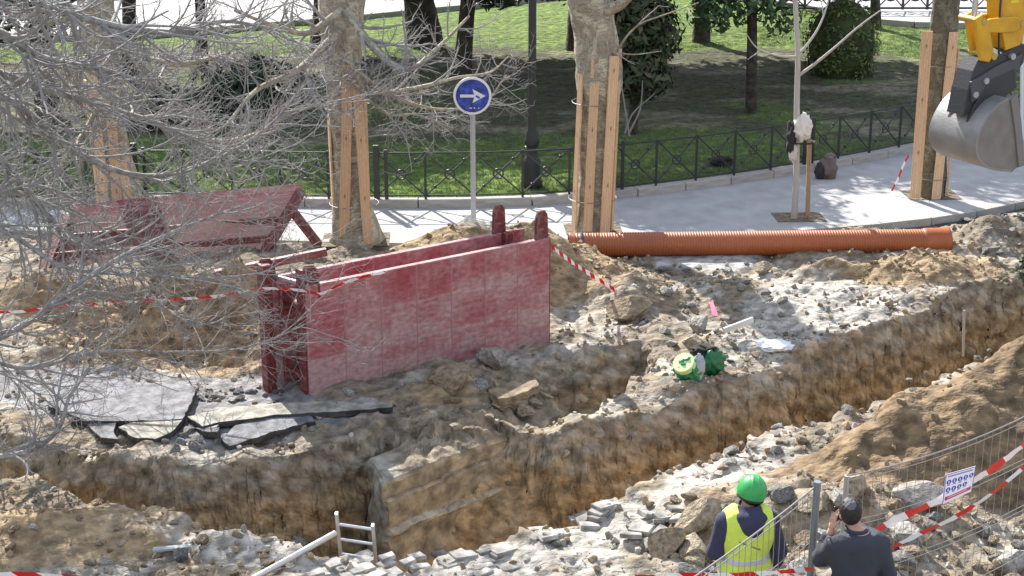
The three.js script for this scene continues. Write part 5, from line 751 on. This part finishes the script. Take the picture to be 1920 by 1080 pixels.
// ---------- people ----------
function surfaceNet(f, lo, hi, cell) { // smooth mesh of f < 0
  const nx = Math.ceil((hi[0] - lo[0]) / cell) + 1, ny = Math.ceil((hi[1] - lo[1]) / cell) + 1, nz = Math.ceil((hi[2] - lo[2]) / cell) + 1; const F = new Float32Array(nx * ny * nz), id = (i, j, k) => (k * ny + j) * nx + i;
  for (let k = 0; k < nz; k++) for (let j = 0; j < ny; j++) for (let i = 0; i < nx; i++) F[id(i, j, k)] = f(lo[0] + i * cell, lo[1] + j * cell, lo[2] + k * cell);
  const vid = new Int32Array(nx * ny * nz).fill(-1), P = []; const E = [[0, 1], [0, 2], [0, 4], [1, 3], [1, 5], [2, 3], [2, 6], [3, 7], [4, 5], [4, 6], [5, 7], [6, 7]];
  for (let k = 0; k < nz - 1; k++) for (let j = 0; j < ny - 1; j++) for (let i = 0; i < nx - 1; i++) { const c = []; let m = 0; for (let q = 0; q < 8; q++) { const v = F[id(i + (q & 1), j + (q >> 1 & 1), k + (q >> 2))]; c.push(v); if (v < 0) m++; } if (!m || m === 8) continue; let x = 0, y = 0, z = 0, n = 0; for (const [a, b] of E) if ((c[a] < 0) !== (c[b] < 0)) { const t = c[a] / (c[a] - c[b]); x += (a & 1) + t * ((b & 1) - (a & 1)); y += (a >> 1 & 1) + t * ((b >> 1 & 1) - (a >> 1 & 1)); z += (a >> 2) + t * ((b >> 2) - (a >> 2)); n++; } vid[id(i, j, k)] = P.length / 3; P.push(lo[0] + (i + x / n) * cell, lo[1] + (j + y / n) * cell, lo[2] + (k + z / n) * cell); }
  const I = []; const q4 = (a, b, c, d, fl) => { if (a < 0 || b < 0 || c < 0 || d < 0) return; fl ? I.push(a, b, c, a, c, d) : I.push(a, c, b, a, d, c); };
  for (let k = 1; k < nz - 1; k++) for (let j = 1; j < ny - 1; j++) for (let i = 1; i < nx - 1; i++) { const s = F[id(i, j, k)] < 0; if (s !== F[id(i + 1, j, k)] < 0) q4(vid[id(i, j - 1, k - 1)], vid[id(i, j, k - 1)], vid[id(i, j, k)], vid[id(i, j - 1, k)], s); if (s !== F[id(i, j + 1, k)] < 0) q4(vid[id(i - 1, j, k - 1)], vid[id(i - 1, j, k)], vid[id(i, j, k)], vid[id(i, j, k - 1)], s); if (s !== F[id(i, j, k + 1)] < 0) q4(vid[id(i - 1, j - 1, k)], vid[id(i, j - 1, k)], vid[id(i, j, k)], vid[id(i - 1, j, k)], s); }
  const g = new THREE.BufferGeometry(); g.setAttribute('position', new THREE.Float32BufferAttribute(P, 3)); g.setIndex(I); g.computeVertexNormals(); const uv = []; for (let i = 0; i < P.length; i += 3) uv.push(P[i] * 2 + P[i + 2], P[i + 1] * 2); g.setAttribute('uv', new THREE.Float32BufferAttribute(uv, 2)); return g;
}
const cap = (x, y, z, a, b, ra, rb) => { const ex = b[0] - a[0], ey = b[1] - a[1], ez = b[2] - a[2], t = clamp(((x - a[0]) * ex + (y - a[1]) * ey + (z - a[2]) * ez) / (ex * ex + ey * ey + ez * ez)); return Math.hypot(x - a[0] - ex * t, y - a[1] - ey * t, z - a[2] - ez * t) - lerp(ra, rb, t); };
const ell = (x, y, z, c, r) => { const k = Math.hypot((x - c[0]) / r[0], (y - c[1]) / r[1], (z - c[2]) / r[2]); return (k - 1) * Math.min(r[0], r[1], r[2]); };
const smin = (a, b, k) => { const h = clamp(0.5 + 0.5 * (b - a) / k); return lerp(b, a, h) - k * h * (1 - h); };
const chain = (x, y, z, C, k) => { let d = 9; for (const [a, b, ra, rb] of C) d = smin(d, cap(x, y, z, a, b, ra, rb), k); return d; };
// a hand: palm, four unequal bent fingers and a thumb, in a frame (o origin at the wrist, y towards fingers, x towards the thumb, z palm normal)
function handGeo(o, X, Y, Z, curl) {
  const W = (x, y, z) => [o.x + X.x * x + Y.x * y + Z.x * z, o.y + X.y * x + Y.y * y + Z.y * z, o.z + X.z * x + Y.z * y + Z.z * z]; const fs = [[0.030, 0.078, 1.0], [0.010, 0.082, 1.1], [-0.010, 0.079, 1.02], [-0.029, 0.072, 0.8]], C = [];
  const palm = [[W(0.022, 0.015, 0), W(0.027, 0.07, 0), 0.016, 0.014], [W(0, 0.01, 0), W(0.005, 0.074, 0), 0.017, 0.014], [W(-0.02, 0.015, 0), W(-0.024, 0.068, 0), 0.016, 0.013], [W(0, -0.02, 0), W(0, 0.02, 0), 0.026, 0.02]];
  for (const [x, y, l] of fs) { let p = [x, y - 0.01, 0], a = 0; for (const [len, r0, r1] of [[0.042, 0.0098, 0.009], [0.027, 0.009, 0.0083], [0.021, 0.0083, 0.007]]) { a += curl; const q = [p[0], p[1] + Math.cos(a) * len * l, p[2] + Math.sin(a) * len * l]; C.push([W(...p), W(...q), r0, r1]); p = q; } }
  const th = [[W(0.028, 0.02, 0.004), W(0.050, 0.045, 0.012), 0.014, 0.0115], [W(0.050, 0.045, 0.012), W(0.056, 0.072, 0.022), 0.0115, 0.009]];
  const all = [...palm, ...C, ...th].flatMap(c => [c[0], c[1]]); const lo = [0, 1, 2].map(i => Math.min(...all.map(a => a[i])) - 0.035), hi = [0, 1, 2].map(i => Math.max(...all.map(a => a[i])) + 0.035);
  return surfaceNet((x, y, z) => { let d = smin(chain(x, y, z, palm, 0.018), chain(x, y, z, th, 0.012), 0.012); for (let k = 0; k < 4; k++) { const fd = chain(x, y, z, C.slice(k * 3, k * 3 + 3), 0.004); d = smin(d, fd, 0.006); } return d; }, lo, hi, 0.0035);
}
function person(label, S, pos, rotY, skinM) { // facing -z at rest
  const t = thing('person', label, 'person', null, pos, rotY);
  const J = S.J, neckTop = J.neck, hd = J.head;
  const torso = [[[0, 0.98, 0.0], [0, 1.15, 0.01], 0.125, 0.125], [[0, 1.15, 0.01], [0, 1.38, 0.02], 0.125, 0.14], [[-0.13, 1.37, 0.02], [0.13, 1.37, 0.02], 0.085, 0.085], [[-0.08, 0.95, 0], [0.08, 0.95, 0], 0.115, 0.115], [[-0.09, 1.25, 0], [0.09, 1.25, 0], 0.10, 0.10]];
  const arms = []; for (const s of ['L', 'R']) { const [sh, el, wr] = J[s]; arms.push([sh, el, 0.052, 0.042], [el, wr, 0.042, 0.028]); }
  const legs = []; for (const s of [-1, 1]) legs.push([[s * 0.09, 0.93, 0], [s * 0.11, 0.5, -0.01], 0.085, 0.055], [[s * 0.11, 0.5, -0.01], [s * 0.115, 0.08, 0.02], 0.055, 0.038], [[s * 0.115, 0.05, 0.04], [s * 0.125, 0.04, -0.14], 0.042, 0.036]);
  const neck = [[[0, 1.42, 0.03], neckTop, 0.062, 0.056]];
  const bodyF = (x, y, z) => smin(smin(smin(chain(x, y, z, torso, 0.06), chain(x, y, z, arms, 0.03), 0.05), chain(x, y, z, legs, 0.03), 0.05), chain(x, y, z, neck, 0.02), 0.04);
  const lo = [-0.62, -0.02, -0.5], hi = [0.62, 1.62, 0.3]; const pieces = [surfaceNet(bodyF, lo, hi, 0.013)];
  // head frame
  const q = new THREE.Quaternion().setFromEuler(new THREE.Euler(...S.headRot)), inv = q.clone().invert(), v = V(0, 0, 0);
  const headF = (X, Y, Z) => { v.set(X - hd[0], Y - hd[1], Z - hd[2]).applyQuaternion(inv); const { x, y, z } = v; let d = ell(x, y, z, [0, 0.02, 0.005], [0.077, 0.108, 0.097]); d = smin(d, ell(x, y, z, [0, -0.055, -0.03], [0.056, 0.068, 0.062]), 0.03); d = smin(d, cap(x, y, z, [0, 0.005, -0.093], [0, -0.032, -0.108], 0.010, 0.016), 0.012); for (const s of [-1, 1]) { d = smin(d, ell(x, y, z, [s * 0.08, -0.01, 0.01], [0.012, 0.032, 0.02]), 0.008); d = Math.max(d, -ell(x, y, z, [s * 0.032, 0.008, -0.099], [0.016, 0.009, 0.012])); } d = smin(d, ell(x, y, z, [0, -0.062, -0.086], [0.024, 0.009, 0.012]), 0.008); d = Math.max(d, -ell(x, y, z, [0, -0.062, -0.1], [0.02, 0.002, 0.012])); return smin(d, cap(X, Y, Z, [0, 1.45, 0.03], neckTop, 0.058, 0.054), 0.03); };
  pieces.push(surfaceNet(headF, [hd[0] - 0.16, hd[1] - 0.22, hd[2] - 0.17], [hd[0] + 0.16, hd[1] + 0.17, hd[2] + 0.17], 0.005));
  for (const h of S.hands) pieces.push(handGeo(V(...h.o), h.X, h.Y, h.Z, h.curl));
  part('body', mergeGeometries(pieces), skinM, t);
  const hp = (x, y, z) => V(x, y, z).applyQuaternion(q).add(V(...hd)); for (const s of [-1, 1]) { const e = hp(s * 0.032, 0.008, -0.088); part('eye', new THREE.SphereGeometry(0.011, 10, 8).translate(e.x, e.y, e.z), stdM(0.3, 0.28, 0.26, { roughness: 0.2 }), t); }
  // clothing follows the body
  const fold = (x, y, z) => 0.006 * N3(x * 9, y * 13, z * 9) + 0.004 * N3(x * 22, y * 9 + x * 12, z * 22);
  const armsC = arms.map(([a, b, ra, rb]) => [a, b, ra + 0.026, rb + 0.024]);
  const jacketF = (x, y, z) => { let d = smin(chain(x, y, z, torso.map(([a, b, ra, rb]) => [a, b, ra + 0.03, rb + 0.03]), 0.07), chain(x, y, z, armsC, 0.03), 0.05) + fold(x, y, z); d = smin(d, cap(x, y, z, [0, 1.40, 0.03], [neckTop[0], neckTop[1] - 0.05, neckTop[2]], 0.085, 0.072), 0.04); for (const s of ['L', 'R']) { const [, el, wr] = J[s], L = Math.hypot(wr[0] - el[0], wr[1] - el[1], wr[2] - el[2]), n = [0, 1, 2].map(i => (wr[i] - el[i]) / L), c = wr.map((w, i) => w - n[i] * 0.035), r = Math.hypot(x - wr[0], y - wr[1], z - wr[2]); if (r < 0.16) d = Math.max(d, (x - c[0]) * n[0] + (y - c[1]) * n[1] + (z - c[2]) * n[2]); } return Math.max(d, S.hem - y, y - neckTop[1] + 0.03); };
  part(S.coatName, surfaceNet(jacketF, lo, hi, 0.011), S.coat, t);
  part('trousers', surfaceNet((x, y, z) => Math.max(smin(chain(x, y, z, legs.filter((_, i) => i % 3 < 2).map(([a, b, ra, rb]) => [a, b, ra + 0.022, rb + 0.026]), 0.03), chain(x, y, z, [[[-0.08, 0.97, 0], [0.08, 0.97, 0], 0.135, 0.135]], 0.02), 0.05) + fold(x, y, z), 0.07 - y, y - 1.06), [-0.35, 0, -0.3], [0.35, 1.2, 0.3], 0.013), S.trouser, t);
  for (const s of [-1, 1]) part('shoe', surfaceNet((x, y, z) => Math.max(smin(cap(x, y, z, [s * 0.115, 0.05, 0.05], [s * 0.127, 0.045, -0.16], 0.055, 0.048), cap(x, y, z, [s * 0.115, 0.12, 0.03], [s * 0.115, 0.06, 0.02], 0.05, 0.055), 0.03), -y), [s * 0.12 - 0.1, -0.03, -0.26], [s * 0.12 + 0.1, 0.2, 0.15], 0.01), stdM(0.04, 0.03, 0.025), t);
  return { t, q, hd, hp, torso, arms, bodyF, jacketF, fold };
}
const skin = stdM(0.50, 0.30, 0.22, { roughness: 0.55 });
{ // worker with green helmet and hi-vis vest, seen from behind
  const py0 = T(1396, 1060, -12.2); const S = { J: { neck: [0.0, 1.52, 0.0], head: [0.035, 1.615, -0.03], L: [[-0.2, 1.39, 0.02], [-0.27, 1.12, 0.03], [-0.2, 1.0, -0.2]], R: [[0.2, 1.39, 0.02], [0.28, 1.1, 0.05], [0.27, 0.86, -0.06]] }, headRot: [-0.12, -0.15, -0.22], hem: 0.93, coatName: 'sweatshirt', coat: stdM(0.035, 0.036, 0.075, { roughness: 0.9, bumpMap: TX.fine, bumpScale: 0.002 }), trouser: stdM(0.05, 0.055, 0.09), hands: [{ o: [-0.19, 0.995, -0.22], X: V(0, 1, 0), Y: V(0.25, -0.2, -0.95).normalize(), Z: V(0.95, 0.1, 0.25).normalize(), curl: 0.35 }, { o: [0.27, 0.84, -0.065], X: V(0, 0, -1), Y: V(0, -1, 0), Z: V(-1, 0, 0), curl: 0.3 }] };
  const P = person('worker seen from behind in green helmet and yellow hi-vis vest over a navy sweatshirt', S, V(py0.x + 0.0, 0.0, py0.z), 0.12, skin); const t = P.t;
  const yel = stdM(0.58, 0.74, 0.09, { roughness: 0.65, bumpMap: TX.dirt, bumpScale: 0.006 }), refl = stdM(0.52, 0.56, 0.6, { roughness: 0.3, metalness: 0.3 });
  const tv = P.torso.map(([a, b, ra, rb]) => [a, b, ra + 0.046, rb + 0.046]); const vestF = (x, y, z) => { let d = smin(chain(x, y, z, tv, 0.08), chain(x, y, z, [[[0, 0.98, 0], [0, 0.78, 0], 0.175, 0.185]], 0.02), 0.05) + P.fold(x, y, z) * 1.3; const armhole = Math.max(Math.abs(x) - 0.215, 0); d = Math.max(d, Math.abs(x) - lerp(0.2, 0.222, sm(1.36, 1.1, y)), 0.81 - y); const nk = Math.hypot(x, (y - 1.50) * 0.8) - 0.1; return Math.max(d, -nk); };
  const lo = [-0.3, 0.7, -0.3], hi = [0.3, 1.56, 0.3]; const vest = part('hi_vis_vest', surfaceNet(vestF, lo, hi, 0.009), yel, t);
  for (const y of [0.955, 1.075]) part('reflective_band', surfaceNet((x, yy, z) => Math.max(vestF(x, yy, z) - 0.004, Math.abs(yy - y - 0.012 * Math.sin(x * 7)) - 0.026), lo, hi, 0.0075), refl, vest);
  for (const [x0, w, rz, y0] of [[-0.075, 0.08, -0.35, 1.262], [0.035, 0.1, -0.45, 1.215]]) part('faded_print', surfaceNet((x, y, z) => { const c = Math.cos(rz), s = Math.sin(rz), u = (x - x0) * c + (y - y0) * s, w2 = -(x - x0) * s + (y - y0) * c; return Math.max(vestF(x, y, z) - 0.003, Math.abs(u) - w / 2, Math.abs(w2) - 0.007 - 0.004 * Math.sin(u * 240), -z); }, [-0.2, 1.12, 0], [0.2, 1.36, 0.25], 0.005), stdM(0.13, 0.17, 0.05), vest);
  part('hood', surfaceNet((x, y, z) => { let d = smin(ell(x, y, z, [0, 1.46, 0.125], [0.135, 0.075, 0.08]), ell(x, y, z, [0, 1.39, 0.175], [0.095, 0.08, 0.055]), 0.05) + P.fold(x, y, z) * 1.5; d = smin(d, Math.abs(Math.hypot(x, z - 0.03) - 0.085) + Math.abs(y - 1.5) * 0.6 - 0.035, 0.03); return d; }, [-0.22, 1.28, -0.14], [0.22, 1.6, 0.3], 0.009), S.coat, t);
  const hq = (g) => { g.applyQuaternion(P.q); g.translate(...P.hd); return g; };
  const shell = surfaceNet((x, y, z) => { const d = ell(x, y, z, [0, 0.02, 0.005], [0.125, 0.145, 0.145]), inn = ell(x, y, z, [0, 0.02, 0.005], [0.112, 0.132, 0.132]); const rid = 0.004 * Math.exp(-((Math.abs(x) - 0.025) ** 2) / 0.00006) * sm(0.02, 0.1, y); return Math.max(d - rid, -inn, -0.012 - y - 0.12 * Math.max(0, z)); }, [-0.15, -0.06, -0.17], [0.15, 0.19, 0.18], 0.005);
  const helm = part('helmet', hq(shell), stdM(0.035, 0.34, 0.085, { roughness: 0.32 }), t);
  part('brim', hq(surfaceNet((x, y, z) => Math.max(ell(x, y, z, [0, -0.005, -0.035], [0.132, 0.02, 0.165]), -ell(x, y, z, [0, 0, 0.005], [0.115, 0.2, 0.135]), z - 0.02), [-0.16, -0.05, -0.22], [0.16, 0.04, 0.05], 0.005)), helm.material, helm);
  part('helmet_band', hq(surfaceNet((x, y, z) => Math.max(ell(x, y, z, [0, 0.0, 0.005], [0.118, 0.3, 0.138]), -ell(x, y, z, [0, 0.0, 0.005], [0.1, 0.3, 0.12]), Math.abs(y + 0.03) - 0.016), [-0.15, -0.06, -0.17], [0.15, 0.01, 0.18], 0.006)), stdM(0.03, 0.03, 0.03), helm);
  part('hair', hq(surfaceNet((x, y, z) => Math.max(ell(x, y, z, [0, 0.01, 0.012], [0.084, 0.115, 0.104]) + 0.003 * N3(x * 60, y * 20, z * 60), -0.03 - z - 0.5 * y, -0.085 - y), [-0.12, -0.12, -0.12], [0.12, 0.14, 0.14], 0.006)), stdM(0.02, 0.016, 0.012), t);
}
{ // dark haired man, hand raised beside his face
  const p = T(1596, 1060, -11.8); const wr = [-0.155, 1.475, -0.11];
  const S = { J: { neck: [-0.02, 1.52, -0.02], head: [-0.06, 1.625, -0.045], L: [[-0.185, 1.37, 0.02], [-0.265, 1.19, -0.1], [-0.185, 1.435, -0.12]], R: [[0.195, 1.38, 0.02], [0.27, 1.1, 0.04], [0.23, 0.9, -0.12]] }, headRot: [0.05, 0.15, 0.05], hem: 0.86, coatName: 'jacket', coat: stdM(0.038, 0.042, 0.058, { roughness: 0.8, bumpMap: TX.fine, bumpScale: 0.002 }), trouser: stdM(0.06, 0.06, 0.07), hands: [{ o: [-0.18, 1.46, -0.122], X: V(0.35, 0.1, 0.93).normalize(), Y: V(0.12, 0.985, -0.1).normalize(), Z: V(0.93, -0.08, -0.34).normalize(), curl: 0.28 }, { o: [0.226, 0.885, -0.13], X: V(-0.3, 0.3, -0.9).normalize(), Y: V(-0.15, -0.9, -0.4).normalize(), Z: V(-0.95, 0.1, 0.2).normalize(), curl: 0.3 }] };
  const P = person('dark haired man seen from behind in a navy jacket, one hand raised beside his head', S, V(p.x + 0.03, 0, p.z), 0.05, skin); const t = P.t;
  const hq = (g) => { g.applyQuaternion(P.q); g.translate(...P.hd); return g; };
  const hairF = (x, y, z) => Math.max(ell(x, y, z, [0, 0.022, 0.012], [0.089, 0.117, 0.108]) + 0.004 * N3(x * 45, y * 25, z * 45) + 0.003 * N3(x * 110, y * 50, z * 110), -0.045 - z - 0.45 * y, -0.095 - y + 0.3 * Math.max(0, Math.abs(x) - 0.05));
  const hair = part('hair', hq(surfaceNet(hairF, [-0.13, -0.13, -0.14], [0.13, 0.17, 0.15], 0.005)), stdM(0.016, 0.013, 0.011, { roughness: 0.6 }), t);
  part('grey_patch', hq(surfaceNet((x, y, z) => Math.max(hairF(x, y, z) - 0.003, ell(x, y, z, [-0.025, 0.115, 0.06], [0.05, 0.045, 0.06]) + 0.006 * N3(x * 60, y * 60, z * 60)), [-0.13, 0.0, -0.05], [0.1, 0.18, 0.15], 0.005)), stdM(0.13, 0.125, 0.14), hair);
  part('collar', surfaceNet((x, y, z) => { const d = Math.hypot(x + 0.01, z - 0.005) - 0.083; return Math.max(Math.abs(d) - 0.014, Math.abs(y - 1.485) - 0.032); }, [-0.15, 1.42, -0.15], [0.15, 1.55, 0.15], 0.008), S.coat, t);
  part('camera', at(new RoundedBoxGeometry(0.075, 0.14, 0.016, 2, 0.006), -0.125, 1.56, -0.165, -0.1, 0.4), stdM(0.02, 0.02, 0.022, { roughness: 0.3 }), t);
}
renderer.render(scene, camera);
